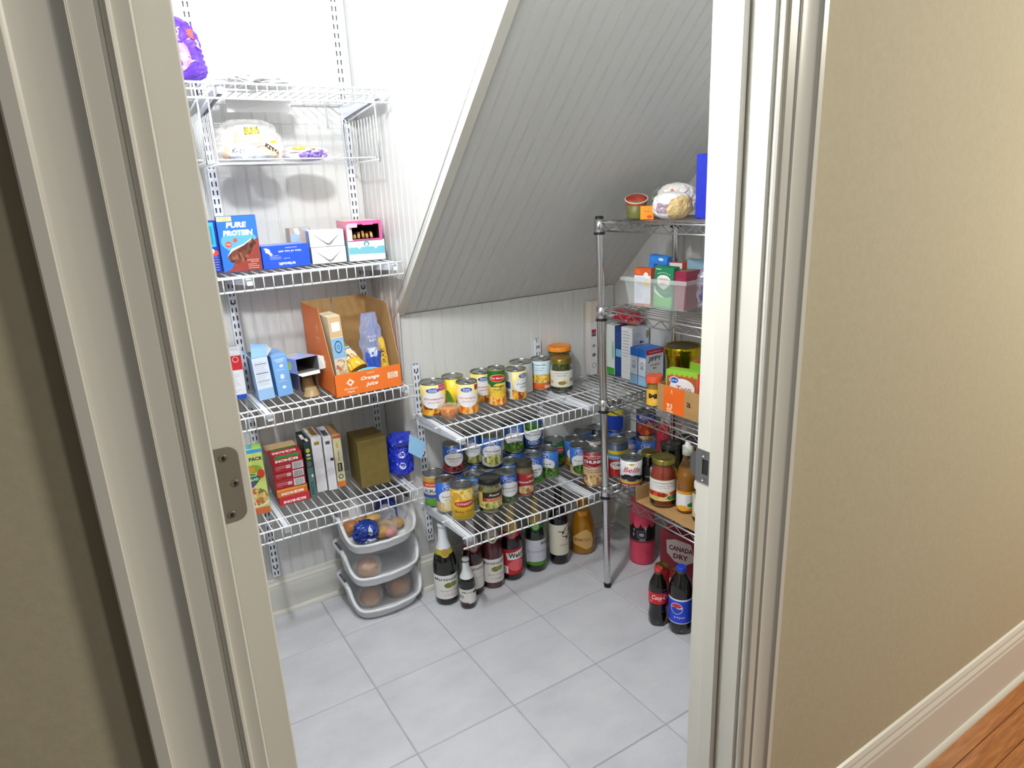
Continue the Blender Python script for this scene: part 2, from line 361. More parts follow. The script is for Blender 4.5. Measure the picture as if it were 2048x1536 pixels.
for z, nm in ((.485, 'lowest wire shelf on the left, holding the rice mix boxes and gold box'), (.845, 'wire shelf on the left holding the orange carton'), (1.237, 'wire shelf on the left holding the blue cracker and protein bar boxes'), (1.724, 'highest wire shelf on the left, with the purple bag on it')):
    wire_shelf(nm, AX0, AX1, YA, -.365, z, [-.29], (-.137, .291))
wire_shelf('upper of the two low wire shelves, holding canned fruit and jars', .352, 1.272, YB, -.56, .7035, [-.41], (.383, .890))
wire_shelf('lower of the two low wire shelves, crowded with cans', .352, 1.272, YB, -.56, .3655, [-.41], (.383, .890))

# ------------------------------------------------------------ chrome rack
RX0, RX1, RY0, RY1 = .90, 1.235, -.605, -1.215
def lean(z): return .013 - .0195*z
rk = thing('chrome_wire_rack', 'tall chrome wire rack with black collars standing on the tile floor at the right', 'rack', (RX0, RY0, 0))
zs = [.404, .728, 1.048, 1.326]
pb = MB(); pr = [(.0001, .0), (.013, .0), (.013, .018)]
z = .018
pr2 = []
H = 1.337
while z < H-.02:
    pr2 += [(.0127, z), (.0127, z+.0240), (.0121, z+.0243), (.0121, z+.0251)]; z += .0254
pr2 += [(.0127, H-.003), (.0127, H)]
for px, py in ((RX0, RY0), (RX1, RY0), (RX0, RY1), (RX1, RY1)):
    b = MB(); b.lathe([(.0125, .018), (.0125, .5), (.0125, 1.0), (.0125, H)], 28)
    b.v = [(x+lean(zz)+px-RX0, y+py-RY0, zz) for x, y, zz in b.v]
    p = b.part('post', CHROME, rk)
    b = MB(); zz = .043
    while zz < H-.02: b.lathe([(.0125, zz), (.01275, zz+.0002), (.01275, zz+.0009), (.0125, zz+.0011)], 16, smooth=False); zz += .0254
    b.v = [(x+lean(q)+px-RX0, y+py-RY0, q) for x, y, q in b.v]; q = b.part('post_rings', CHROME, p); q['kind'] = 'stuff'
    b = MB(); b.lathe([(.0001, 0), (.0125, 0), (.0135, .004), (.0135, .019), (.0001, .019)], 16, cx=px-RX0+lean(0), cy=py-RY0); b.part('foot', BK, p)
    b = MB(); b.lathe([(.0132, H-.004), (.0137, H), (.012, H+.004), (.0001, H+.005)], 16, cx=px-RX0+lean(H), cy=py-RY0); b.part('end_cap', BK, p)
for z in zs:
    ox = lean(z)
    sh = MB(); zt, zb = 0, -.030; X0, X1, Y0, Y1 = 0, RX1-RX0, 0, RY1-RY0; g = .014
    sh.tube([(g, Y0, zt-.004), (X1-g, Y0, zt-.004)], .003, 6); sh.tube([(g, Y0, zb), (X1-g, Y0, zb)], .0025, 6)
    sh.tube([(g, Y1, zt-.004), (X1-g, Y1, zt-.004)], .003, 6); sh.tube([(g, Y1, zb), (X1-g, Y1, zb)], .0025, 6)
    for X in (X0, X1):
        sh.tube([(X, Y0-g, zt-.004), (X, Y1+g, zt-.004)], .003, 6); sh.tube([(X, Y0-g, zb), (X, Y1+g, zb)], .0025, 6)
    o = sh.part('shelf_frame', CHROME, rk); o.location = (ox, 0, z)
    zg = MB()
    def zig(a, b_, n):
        pts = [Vector(a).lerp(Vector(b_), i/n) + Vector((0, 0, (-.006 if i % 2 == 0 else -.028))) for i in range(n+1)]
        zg.tube(pts, .0019, 5)
    zig((g, Y0, 0), (X1-g, Y0, 0), 10); zig((g, Y1, 0), (X1-g, Y1, 0), 10); zig((X0, Y0-g, 0), (X0, Y1+g, 0), 18); zig((X1, Y0-g, 0), (X1, Y1+g, 0), 18)
    q = zg.part('truss', CHROME, rk); q.location = (ox, 0, z)
    zg = MB(); zig((g, Y1*.5, -.004), (X1-g, Y1*.5, -.004), 10); q = zg.part('truss', CHROME, rk); q.location = (ox, 0, z)
    b = MB(); b.tube([(0, Y0+.001, 0), (0, Y1-.001, 0)], .0015, 5); me = b.mesh('deck_wire', CHROME)
    for i in range(1, 13):
        q = link('deck_wire', me, rk); q.location = (ox + (X1-X0)*i/13, 0, z+.0005)
    for px in (X0, X1):
        for py in (Y0, Y1):
            b = MB(); b.lathe([(.0135, .006), (.0162, .005), (.0178, -.036), (.0135, -.037)], 18, 0); b.lathe([(.0135, -.036), (.0192, -.037), (.0192, -.041), (.0135, -.042)], 18, 1)
            q = b.part('collar', [CHROME, BK], rk); q.location = (ox+px, py, z)
# ------------------------------------------------------------ printed decals
TXT = {}
def text_geo(s, shear=0, bold=.012):
    k = (s, shear, bold)
    if k not in TXT:
        c = bpy.data.curves.new('t', 'FONT'); c.body = s; c.shear = shear; c.offset = bold; c.resolution_u = 2; c.fill_mode = 'FRONT'
        o = bpy.data.objects.new('t', c); me = o.to_mesh()
        v = [(p.co.x, p.co.y) for p in me.vertices]; f = [list(p.vertices) for p in me.polygons if p.normal.z > .5 or True]
        o.to_mesh_clear(); bpy.data.objects.remove(o); bpy.data.curves.remove(c)
        x0 = min(p[0] for p in v); x1 = max(p[0] for p in v); y0 = min(p[1] for p in v); y1 = max(p[1] for p in v)
        TXT[k] = ([(p[0]-(x0+x1)/2, p[1]-(y0+y1)/2) for p in v], f, x1-x0, y1-y0)
    return TXT[k]
class Dec:
    def __init__(s): s.v = []; s.f = []; s.m = []; s.L = 0; s.mats = []
    def _mi(s, m):
        if isinstance(m, str): m = mat(m, .42)
        if m not in s.mats: s.mats.append(m)
        return s.mats.index(m)
    def poly(s, pts, m):
        b = len(s.v); s.v += [(x, y, s.L) for x, y in pts]; s.f.append(list(range(b, b+len(pts)))); s.m.append(s._mi(m)); s.L += .00008; return s
    def rect(s, x0, y0, x1, y1, m): return s.poly([(x0,y0),(x1,y0),(x1,y1),(x0,y1)], m)
    def ell(s, cx, cy, a, b_, m, n=22, rot=0):
        c, d = math.cos(rot), math.sin(rot)
        return s.poly([(cx + a*math.cos(t)*c - b_*math.sin(t)*d, cy + a*math.cos(t)*d + b_*math.sin(t)*c) for t in (2*PI*i/n for i in range(n))], m)
    def text(s, st, cx, cy, w, m, h=None, shear=0, bold=.012, rot=0):
        v, f, tw, th = text_geo(st, shear, bold); sx = w/tw; sy = (h/th) if h else sx
        c, d = math.cos(rot), math.sin(rot); b = len(s.v)
        s.v += [(cx + x*sx*c - y*sy*d, cy + x*sx*d + y*sy*c, s.L) for x, y in v]
        k = s._mi(m)
        for q in f: s.f.append([b+i for i in q]); s.m.append(k)
        s.L += .00008; return s
    def bars(s, x0, y0, x1, y1, m='#333333', n=14, seed=1):
        rnd = random.Random(seed); x = x0; w_ = (x1-x0)/n
        for i in range(n):
            a = w_*rnd.uniform(.25, .7); s.rect(x, y0, x+a, y1, m); s.L -= .00008; x += w_
        return s
    def lines(s, x0, x1, y0, y1, n, m, seed=1, th=.0009):
        rnd = random.Random(seed)
        for i in range(n):
            y = y1-(y1-y0)*i/max(1, n-1); s.rect(x0, y-th/2, x0+(x1-x0)*rnd.uniform(.7, 1), y+th/2, m); s.L -= .00008
        return s
    def build(s, name, fn, parent, du=0, dv=0):
        bm = bmesh.new(); vs = [bm.verts.new(p) for p in s.v]
        for q, k in zip(s.f, s.m):
            try: f = bm.faces.new([vs[i] for i in q]); f.material_index = k
            except ValueError: pass
        for ax, d in ((0, du), (1, dv)):
            if d and s.v:
                a = min(p[ax] for p in s.v); b_ = max(p[ax] for p in s.v); x = math.ceil(a/d)*d
                while x < b_:
                    co = (x, 0, 0) if ax == 0 else (0, x, 0); no = (1, 0, 0) if ax == 0 else (0, 1, 0)
                    bmesh.ops.bisect_plane(bm, geom=bm.verts[:]+bm.edges[:]+bm.faces[:], plane_co=co, plane_no=no, dist=1e-7); x += d
        for v in bm.verts: v.co = fn(v.co.x, v.co.y, v.co.z+.00015)
        me = bpy.data.meshes.new(name); bm.to_mesh(me); bm.free()
        for m in s.mats: me.materials.append(m)
        return link(name, me, parent)
def cyl(r, z0=0): return lambda u, v, l: ((r+l)*math.sin(u/r), -(r+l)*math.cos(u/r), z0+v)
CAMX, CAMY = -.51, -2.302
def face_cam(x, y): return math.atan2(CAMX-x, -(CAMY-y))*-1 if False else math.atan2(CAMY-y, CAMX-x)+PI/2
# pictures
GB = pic(['#2f5a1e','#4c7a2a','#7fa03c','#1f3f16'], 150); PEA = pic(['#3f7a2a','#5d9a38','#2a5a1c'], 190); CORN = pic(['#e8b93a','#f3d36a','#c98f22'], 170)
FRUIT = pic(['#e79a2c','#f2c14a','#b8571e','#7a3f1a'], 90); ORANGE = pic(['#ef8a1e','#f6b04a','#d9660f','#f8cf86'], 90); ARTI = pic(['#b9b464','#8f9442','#d8d393','#6d7230'], 90)
SPIN = pic(['#27381f','#3c5230','#566b48','#18240f'], 120); CREAM = pic(['#e9dcb2','#d8c48a','#f4ecd2'], 90); MEAT = pic(['#cfae78','#e7cfa0','#a67b49'], 90)
BERRY = pic(['#7a1626','#9c2a3a','#3b0c14','#b9474a'], 120); BEANP = pic(['#2b1c1a','#4a2f2a','#1a1110'], 150); TOM = pic(['#b3261b','#cf4630','#8f1a12'], 90)
NUT = pic(['#c98f43','#e2b56c','#8e5b26','#f0d59a'], 70); CHOC = pic(['#4a2113','#6a3320','#2c120a','#8a5138'], 100); VEG = pic(['#c46a1e','#3f7a2a','#d9a53a','#6b8e2e'], 110)
PASTA = pic(['#d9b36a','#e9cf98','#b58440','#6f7f35','#c9623a'], 110)
# ------------------------------------------------------------ tin cans
def can_meshes(r, h, cache={}):
    k = (r, h)
    if k in cache: return cache[k]
    b = MB(); b.lathe([(r-.006,.0025),(r-.0025,.0008),(r-.0006,0),(r,.0015),(r,.0035),(r-.0012,.005),(r-.0012,h-.005),(r,h-.0035),(r+.0002,h-.001),(r-.0008,h),(r-.0022,h-.0012),(r-.0026,h-.0035)], 32)
    b.cap(r-.006, .0025, 32, down=True); body = b.mesh('can_body', LIDM)
    z = h-.0035; b = MB(); pr = [(r-.0026, z)]
    for q in (.93, .90, .80, .77, .62, .59, .44): pr.append((q*(r-.0026), z + (.0009 if int(q*100) in (90, 80, 59, 44) else 0)))
    pr.append((.0002, z+.0009)); b.lathe(pr, 32); lid = b.mesh('lid', LIDM)
    b = MB(); b.tube([(.0, -r*.10, h-.0015), (0, -r*.02, h-.0012)], .003, 8)
    ring = [(r*.26*math.sin(a), -r*.42 + r*.30*math.cos(a), h-.0012) for a in (2*PI*i/14 for i in range(15))]
    b.tube(ring, .0011, 5); pull = b.mesh('pull_ring', STEEL)
    cache[k] = (body, lid, pull); return cache[k]
def can(label, x, y, z, r, h, decor, base='#2a5fb8', yaw=0, pull=False, group=None, name='food_can', lidmat=None, cat='can'):
    t = thing(name, label, cat, (x, y, z), face_cam(x, y)+yaw, group)
    body, lid, pl = can_meshes(r, h); link('can_body', body, t); link('lid', lid, t)
    if pull: link('pull_ring', pl, t)
    b = MB(); b.lathe([(r-.0011, .0055), (r-.0002, .0056), (r-.0002, h-.0056), (r-.0011, h-.0055)], 32); lb = b.part('paper_label', mat(base, .38), t)
    d = Dec(); decor(d, PI*r, h); d.build('label_print', cyl(r-.0001), lb, du=r*.11)
    return t
def gv(main, words, picm, wc='#3a3f4a', off=0, band=None, blobc='#f3f3f5'):
    def f(d, W, h):
        d.rect(-W*.62, .006, W*.62, h*.36, picm) if band is None else d.rect(-W*.62, .006, W*.62, h*.36, band)
        d.ell(off, h*.50, W*.36, h*.24, blobc)
        if band: d.ell(off+W*.04, h*.24, W*.34, h*.17, picm)
        d.ell(off-W*.02, h*.80, W*.19, h*.085, '#ffffff'); d.ell(off-W*.02, h*.80, W*.175, h*.073, '#1f57b0')
        d.text('Great', off-W*.02, h*.825, W*.22, '#ffffff', h=h*.05); d.text('Value', off-W*.02, h*.775, W*.22, '#ffffff', h=h*.045)
        ws = words.split('|')
        for i, s in enumerate(ws): d.text(s, off, h*(.54-.10*i), W*(.50 if i == 0 else .34), wc, h=h*(.062 if i == 0 else .035))
        d.rect(W*.62, .006, W*.98, h-.007, '#e9ebf0'); d.lines(W*.66, W*.94, h*.2, h*.85, 12, '#8b909c', th=h*.012)
        d.rect(-W*.98, .006, -W*.66, h-.007, '#e9ebf0'); d.bars(-W*.94, h*.1, -W*.72, h*.35)
    return f
ZU, ZB = .7053, .3673
YEL = '#f0dc8a'
def c_pine(d, W, h):
    gv(YEL, 'Pineapple|chunks', FRUIT, '#c2457a', -.004)(d, W, h); d.rect(W*.10, h*.78, W*.32, h*.95, '#d13a86'); d.text('NO SUGAR', W*.21, h*.88, W*.18, '#ffffff', h=h*.02); d.text('ADDED', W*.21, h*.84, W*.14, '#ffffff', h=h*.02)
can('wide pale yellow pineapple can with a pink flag, leftmost of the canned fruit', .415, -.284, ZU, .0435, .116, c_pine, YEL, .15, True)
def c_yb(d, W, h): d.ell(-W*.1, h*.35, W*.08, h*.3, '#5a8a2a', rot=.3); d.ell(W*.12, h*.3, W*.05, h*.25, '#3f7a24', rot=-.3); d.ell(W*.2, h*.6, W*.1, h*.1, '#e8b21c')
can('bright yellow can with green stems, behind the pineapple chunks and mandarin orange cans', .497, -.275, ZU, .038, .118, c_yb, '#f1d53c')
def c_man(d, W, h): gv(YEL, 'Oranges|mandarin', ORANGE, '#d9623a', .004)(d, W, h); d.rect(W*.26, h*.78, W*.42, h*.93, '#a83a4a')
can('pale yellow mandarin oranges can right of the little clear fruit cup', .512, -.350, ZU, .037, .113, c_man, '#f2df8e', -.1, True)
can('yellow pineapple can standing behind the mango can, left of it', .615, -.267, ZU, .0385, .113, gv(YEL, 'Pineapple|slices', FRUIT, '#c2457a', .012), '#eedb7a', 0, True)
def c_mango(d, W, h):
    d.rect(-W, h*.62, W, h-.006, '#1f6b34'); d.poly([(-W*.5, h*.62), (-W*.2, h*.55), (W*.1, h*.66), (W*.5, h*.60), (W*.5, h*.7), (-W*.5, h*.7)], '#1f6b34')
    d.rect(-W, .006, W, h*.26, ORANGE); d.ell(0, h*.30, W*.3, h*.08, '#f6c544')
    d.ell(W*.02, h*.76, W*.30, h*.10, '#f2c23a'); d.ell(W*.02, h*.76, W*.27, h*.085, '#c4202c'); d.text('Del Monte', W*.02, h*.76, W*.46, '#ffffff', h=h*.05)
    d.text('Mango', 0, h*.54, W*.52, '#1f5a3a', h=h*.085); d.text('chunks', 0, h*.46, W*.3, '#2d7a4a', h=h*.04)
can('slim tall green topped mango can among the canned fruit', .637, -.339, ZU, .0315, .136, c_mango, '#f3cf4e', .05, True)
def c_tid(d, W, h):
    gv(YEL, 'Pineapple|tidbits', FRUIT, '#4c6a8a', W*.28)(d, W, h); d.rect(-W*.55, .006, -W*.12, h-.006, '#ece9dc'); d.rect(-W*.5, h*.4, -W*.18, h*.62, '#2b55b4')
    d.bars(-W*.48, h*.08, -W*.2, h*.3); d.lines(-W*.5, -W*.18, h*.7, h*.85, 4, '#c79aa0')
can('pineapple tidbits can turned to its white panel, right of the slim mango can', .728, -.322, ZU, .0375, .113, c_tid, '#efdf93', 0, True)
def c_pg(d, W, h): d.rect(W*.05, .006, W*.7, h-.006, '#dfe3dc'); d.lines(W*.1, W*.65, h*.15, h*.9, 14, '#98a09a', th=.0012); d.rect(-W, h*.75, W*.05, h-.006, '#e2d79a')
can('wide pale green can behind the pineapple tidbits can', .787, -.266, ZU, .0425, .118, c_pg, '#e6dfae', 0, True)
def c_peach(d, W, h):
    d.rect(-W, h*.26, W, h*.52, CORN); d.rect(-W, .006, W, h*.24, '#d9662a'); d.text('marketside', -W*.1, h*.84, W*.5, '#2d4f6a', h=h*.045); d.text('Yellow Cling', -W*.1, h*.74, W*.4, '#5b84a0', h=h*.04); d.text('peaches', -W*.1, h*.66, W*.3, '#5b84a0', h=h*.035); d.rect(W*.1, h*.08, W*.45, h*.17, '#f0d8c8')
can('light blue and orange peach can left of the relish jar', .870, -.276, ZU, .038, .118, c_peach, '#cfe3ea', 0, True)

# ------------------------------------------------------------ jars
def jar(label, x, y, z, r, h, decor, content, lid, lidh=.014, neck=.82, lw=None, lbase=None, yaw=0, fill=.86, name='glass_jar', cat='jar', l0=.18, l1=.66, group=None):
    t = thing(name, label, cat, (x, y, z), face_cam(x, y)+yaw, group); rn = r*neck; hs = h*.80
    b = MB(); b.lathe([(.0001,.0015),(r-.006,.0015),(r-.001,.004),(r,.009),(r,hs-.012),(r-.002,hs-.004),(rn+.002,hs+.004),(rn,hs+.008),(rn,h-.004),(rn-.0025,h-.004),(rn-.0025,hs+.006),(r-.004,hs-.007),(r-.0027,hs-.014),(r-.0027,.009),(r-.006,.005),(.0001,.005)], 32)
    b.part('glass_body', mat('#f2f7f2', .05, trans=1.), t)
    b = MB(); zf = h*fill; pr = [(.0001,.0055),(r-.0065,.0057),(r-.0034,.0095),(r-.0034,min(zf, hs-.015))]
    if zf > hs: pr += [(rn-.0032, hs+.006), (rn-.0032, zf)]
    pr.append((.0001, pr[-1][1])); b.lathe(pr, 28); b.part('contents', content, t)
    b = MB(); rl = rn+.0032; b.lathe([(rn+.0004, h-lidh), (rl, h-lidh), (rl+.0004, h-lidh+.002), (rl, h-lidh+.003), (rl, h-.002), (rl-.0015, h), (rl-.006, h-.0004), (rl-.007, h-.0012), (.0001, h-.0012)], 32); b.part('lid', lid, t)
    if decor:
        H = h*(l1-l0); W = PI*r*(lw or .62); b = Dec(); b.rect(-W, 0, W, H, lbase or '#f0ead8'); decor(b, W, H); b.build('paper_label', cyl(r+.0001, h*l0), t, du=r*.11)
    return t
RELISH = pic(['#4f5a1e','#6b7430','#39420f','#848a44'], 170, .3); GOLD = mat('#8f8440', .3, .9)
def j_rel(d, W, h): d.text('marketside', .0, h*.86, W*.7, '#3f7d8a', h=h*.07); d.text('sweet relish', 0, h*.72, W*.5, '#4f6a4a', h=h*.08); d.ell(W*.02, h*.28, W*.34, h*.2, CREAM); d.ell(W*.02, h*.26, W*.22, h*.12, '#8a7a3a'); d.ell(W*.6, h*.4, W*.16, h*.12, '#b98a5a'); d.ell(-W*.6, h*.3, W*.14, h*.1, '#cfb27a')
jar('relish jar with a dull gold lid and white picture label', .911, -.350, ZU, .041, .127, j_rel, RELISH, GOLD, .020, .88, .55, '#e6e2da')
jar('jar of pickles with a bright orange lid behind the relish jar', .962, -.270, ZU, .045, .150, None, RELISH, mat('#e8891c', .35), .018, .92)
# little fruit cup
t = thing('fruit_cup', 'small clear plastic cup of orange fruit in front of the pineapple can', 'cup', (.432, -.3635, ZU), 0)
b = MB(); b.lathe([(.0001,0),(.024,0),(.0255,.002),(.035,.040),(.0395,.0415),(.0395,.0435),(.034,.0435),(.0243,.0035),(.0001,.003)], 28); b.part('cup_body', mat('#fff3e0', .08, alpha=.18, coat=.8), t)
b = MB(); b.lathe([(.0001,.0035),(.0236,.0037),(.0325,.036),(.0001,.0362)], 24); b.part('contents', pic(['#f08a14','#f4a02c','#dd7410'], 120, .2), t)
b = MB(); b.lathe([(.0395,.0437),(.0396,.0442),(.0001,.0446)], 24); b.part('film_lid', mat('#f4e6cc', .08, alpha=.15, coat=.8), t)

# ------------------------------------------------------------ lower shelf of cans
BL = '#2d62c0'
def c_kr(d, W, h):
    d.rect(-W, h*.62, W, h*.80, '#d9572b'); d.rect(-W, h*.80, W, h-.006, '#c9a24a'); d.text('BAVARIAN', 0, h*.70, W*.6, '#ffffff', h=h*.05); d.text('KRAUT', W*.05, h*.50, W*.75, '#1d2c5c', h=h*.11)
    d.rect(-W, h*.28, W, h*.38, '#3c4fa0'); d.ell(-W*.1, h*.14, W*.3, h*.12, '#5aa038'); d.ell(W*.3, h*.12, W*.2, h*.08, '#b04a22')
can('kraut can with orange and white bands, leftmost on the lower can shelf', .399, -.263, ZB, .038, .116, c_kr, '#eae8e2', .1)
can('blue soup can with rice picture between the kraut can and the baby corn can', .410, -.340, ZB, .037, .115, gv(BL, 'Sauerkraut|shredded', CREAM, '#6a6f7c', .008, '#cdb184'), '#2f63c4', .1)
def c_bc(d, W, h):
    d.poly([(-W*.42, h*.60), (-W*.30, h*.50), (W*.35, h*.58), (W*.5, h*.66), (W*.5, h-.007), (-W*.42, h-.007)], pic(['#f4cf62','#f8e08e','#d9a52e'], 80)); d.ell(W*.05, h*.52, W*.34, h*.115, '#f2c21c'); d.ell(W*.05, h*.52, W*.32, h*.10, '#b8321c')
    d.text('DYNASTY', W*.05, h*.525, W*.48, '#ffffff', h=h*.065); d.text('Baby Corn', W*.05, h*.28, W*.62, '#b23a1c', h=h*.085); d.text('NET WT 15 OZ (425g)', 0, h*.12, W*.6, '#7a4a1c', h=h*.025)
can('yellow baby corn can with a red oval, front left of the lower can shelf', .428, -.423, ZB, .0395, .118, c_bc, '#f0c81e', .1)
can('small blue artichoke can with a silver lid, behind the black lidded jar', .503, -.362, ZB, .0355, .116, gv('#2f78b8', 'Artichoke|quarters', ARTI, '#4a6a5a', 0, '#dfe7e4'), '#2f7fc0', .2, True)
def j_reese(d, W, h):
    d.rect(-W, 0, W, h, '#e6cf72'); d.rect(-W*.35, h*.45, W*.9, h, '#2a2420'); d.text('Reese', W*.2, h*.84, W*.5, '#f4f0e4', h=h*.13, shear=.3); d.rect(-W*.3, h*.44, W*.95, h*.66, '#b5442e'); d.text('MARINATED', W*.3, h*.60, W*.9, '#f6dca8', h=h*.06); d.text('ARTICHOKE', W*.3, h*.50, W*.9, '#f6dca8', h=h*.06)
    d.ell(W*.2, h*.2, W*.6, h*.19, ARTI); d.rect(-W*.95, h*.05, -W*.5, h*.45, '#e8e4d0'); d.bars(-W*.9, h*.08, -W*.55, h*.4)
jar('artichoke jar with a black lid and black and yellow label beside the baby corn can', .528, -.440, ZB, .0405, .124, j_reese, pic(['#c2b775','#a59a55','#d8d09c'], 120, .3), mat('#17181a', .35, coat=.3), .016, .88, .62, '#e6cf72')
can('large dark blue can with a smaller fruit can stacked on its lid', .486, -.273, ZB, .048, .116, gv(BL, 'Cherries|dark sweet', BERRY, '#4a4f6a', 0), '#2450ae', .3)
can('small cherry can with a dark red fruit picture, stacked on the large blue can', .468, -.296, ZB+.1165, .036, .104, gv(BL, 'Cherries|whole pitted', BERRY, '#7a2a3a', 0), '#2c5cb4', .1, True)
can('blue spinach can with a dark green picture right of the black lidded jar', .614, -.413, ZB, .0375, .114, gv(BL, 'Spinach|whole leaf', SPIN, '#2f6a4a', .008), '#2450a8', .1)
can('blue can with a silver lid behind the spinach can', .675, -.335, ZB, .0375, .112, gv(BL, 'Mixed|vegetables', VEG), '#2c5fbd', 0)
def j_hs(d, W, h):
    d.rect(-W, 0, W, h, '#a5262c'); d.rect(W*.1, h*.76, W*.9, h*.98, '#c23a34'); d.text('HEINZ', W*.5, h*.87, W*.6, '#f6e6d0', h=h*.1); d.text('HomeStyle', W*.15, h*.60, W*1.1, '#ffffff', h=h*.15, shear=.35); d.ell(W*.1, h*.24, W*.6, h*.2, MEAT); d.rect(-W*.98, 0, -W*.72, h, '#d9b48a')
jar('gravy jar with a dark lid and slanting white script on a red label', .690, -.409, ZB, .0345, .132, j_hs, mat('#b99b74', .4), mat('#4a463c', .4, .5), .016, .80, .6, '#a5262c', l0=.10, l1=.70)
can('dark topped blue can just behind the gravy jar, left of the front green bean can', .780, -.334, ZB, .0375, .112, gv(BL, 'Peas|sweet', PEA), '#2a5cb8', 0)
can('green bean can standing alone above bare wires, right of the gravy jar', .858, -.324, ZB, .0385, .112, gv(BL, 'Cut|Green Beans', GB, '#3f7a3a', -.012, '#5f8a3a'), '#3f78cc', -.15)
def c_dm(d, W, h): d.rect(-W, h*.7, -W*.3, h-.006, '#2f8fc0'); d.ell(.004, h*.68, W*.34, h*.12, '#f0d25a'); d.ell(.004, h*.68, W*.31, h*.10, '#c2242c'); d.text('Del Monte', .004, h*.68, W*.5, '#ffffff', h=h*.05); d.ell(0, h*.28, W*.4, h*.18, GB)
can('dark green can with a red shield, behind the row of blue bean cans', .935, -.261, ZB, .0375, .112, c_dm, '#1d5a36', .1)
can('blue mixed vegetable can with carrot picture, right of the dark green can', .9995, -.304, ZB, .0385, .114, gv(BL, 'Peas &|Carrots', VEG, '#4a5a6a', .006), '#3a70c8', .1)
can('blue can with a shiny lid at the back, left of the dark refried bean can', 1.076, -.261, ZB, .0375, .114, gv(BL, 'Corn|whole kernel', CORN), '#2c5cb4')
def c_bb(d, W, h): d.text('REFRIED', 0, h*.72, W*.6, '#e9e4d8', h=h*.07); d.text('BEANS', 0, h*.60, W*.5, '#e9e4d8', h=h*.07); d.ell(0, h*.28, W*.35, h*.17, BEANP); d.rect(-W, .006, W, h*.08, '#b8342c')
can('near black bean can against the wall behind the chrome rack post', 1.154, -.2605, ZB, .0375, .113, c_bb, '#1d2a2a', .2)
def c_sp(d, W, h): d.rect(-W, h*.52, W, h*.80, '#c9302c'); d.text('Soup', 0, h*.66, W*.45, '#ffffff', h=h*.13, shear=.3); d.ell(0, h*.3, W*.14, h*.09, '#caa23a')
can('small white and red soup can with a pull ring, behind the chunky soup can', 1.074, -.333, ZB, .033, .104, c_sp, '#ebe6de', 0, True)
can('blue green bean can immediately left of the red chunky soup can', .966, -.381, ZB, .038, .118, gv(BL, 'Green Beans|no salt', GB, '#4a7a3a', .004, '#c9b68a'), '#3a74cc', .05)
def c_ch(d, W, h):
    d.rect(-W, h*.32, W, h*.56, '#cdb48e'); d.poly([(-W*.42, h*.86), (0, h*.90), (W*.42, h*.86), (W*.42, h*.64), (0, h*.56), (-W*.42, h*.64)], '#f2eee6'); d.poly([(-W*.40, h*.85), (0, h*.885), (W*.40, h*.85), (W*.40, h*.65), (0, h*.575), (-W*.40, h*.65)], '#8c1a22')
    d.text("Campbell's", 0, h*.83, W*.42, '#ffffff', h=h*.045, shear=.3); d.text('CHUNKY', 0, h*.73, W*.70, '#ffffff', h=h*.09, bold=.03); d.text('GRILLED CHICKEN', 0, h*.49, W*.75, '#8a2a22', h=h*.035); d.text('& SAUSAGE', 0, h*.43, W*.5, '#8a2a22', h=h*.035); d.ell(-W*.05, h*.18, W*.34, h*.16, MEAT)
can('red chunky soup can with a pull ring at the front right of its shelf', .948, -.486, ZB, .0385, .134, c_ch, '#a81e2c', .08, True)
ZS = ZB+.1125
can('blue can at the bottom of the front stack, under the large artichoke can', .577, -.340, ZB, .0375, .112, gv(BL, 'Artichoke|hearts', ARTI), '#2c5cb4')
can('artichoke hearts can with a pale green picture, top of the front stack', .610, -.323, ZS, .037, .112, gv(BL, 'Artichoke|hearts', ARTI, '#3f4a5a', 0, '#c8ccd2'), '#3a70c8', .1)
can('blue can under the rear artichoke can, close to the wall', .574, -.261, ZB, .0375, .112, gv(BL, 'Artichoke|quartered', ARTI), '#2c5cb4')
can('rear artichoke can stacked half behind the front artichoke can', .572, -.2585, ZS, .036, .112, gv(BL, 'Artichoke|quartered', ARTI, '#3f4a5a', -.01), '#35609e')
can('blue can under the stacked French style green bean can', .7355, -.262, ZB, .0375, .112, gv(BL, 'Beans|cut', GB), '#2458b4')
can('stacked French style green bean can, left of the upside down pea can', .745, -.260, ZS, .037, .112, gv(BL, 'French Style|Green Beans', GB, '#3f4a5a', 0, '#4f7a2c'), '#3468bc', .12)
can('blue can under the upside down pea can', .812, -.2605, ZB, .0375, .112, gv(BL, 'Sweet Peas|tender', PEA), '#2458b4')
def c_up(d, W, h): g = Dec(); gv(BL, 'Sweet Peas|tender', PEA, '#4a6a8a', 0, '#3468c4')(g, W, h); d.v = [(-x, h-y, z) for x, y, z in g.v]; d.f = g.f; d.m = g.m; d.mats = g.mats; d.L = g.L
can('upside down pea can with its green picture at the top, stacked by the wall standard', .829, -.2615, ZS, .0365, .112, c_up, '#3468c4', .1)
can('grey blue can by the wall behind the blue can with a silver lid', .653, -.2605, ZB, .0375, .112, gv(BL, 'Hominy|white', CREAM), '#6d7c96')
def c_tb(d, W, h):
    d.rect(-W, h*.52, W, h*.66, '#5a9ad0'); d.text('PETITE DICED', .0, h*.59, W*.7, '#f0f4f8', h=h*.05); d.rect(-W, h*.68, W, h*.78, '#e0cf2c'); d.rect(-W, .006, W, h*.52, '#b3202c'); d.ell(0, h*.36, W*.30, h*.13, '#e9dcd8'); d.text('TOMATO', 0, h*.38, W*.5, '#2a2a2e', h=h*.06); d.ell(0, h*.16, W*.3, h*.10, TOM)
can('tall can with yellow, light blue and red bands just right of the chrome post', 1.071, -.478, ZB, .042, .140, c_tb, '#4a5a7a', .25)
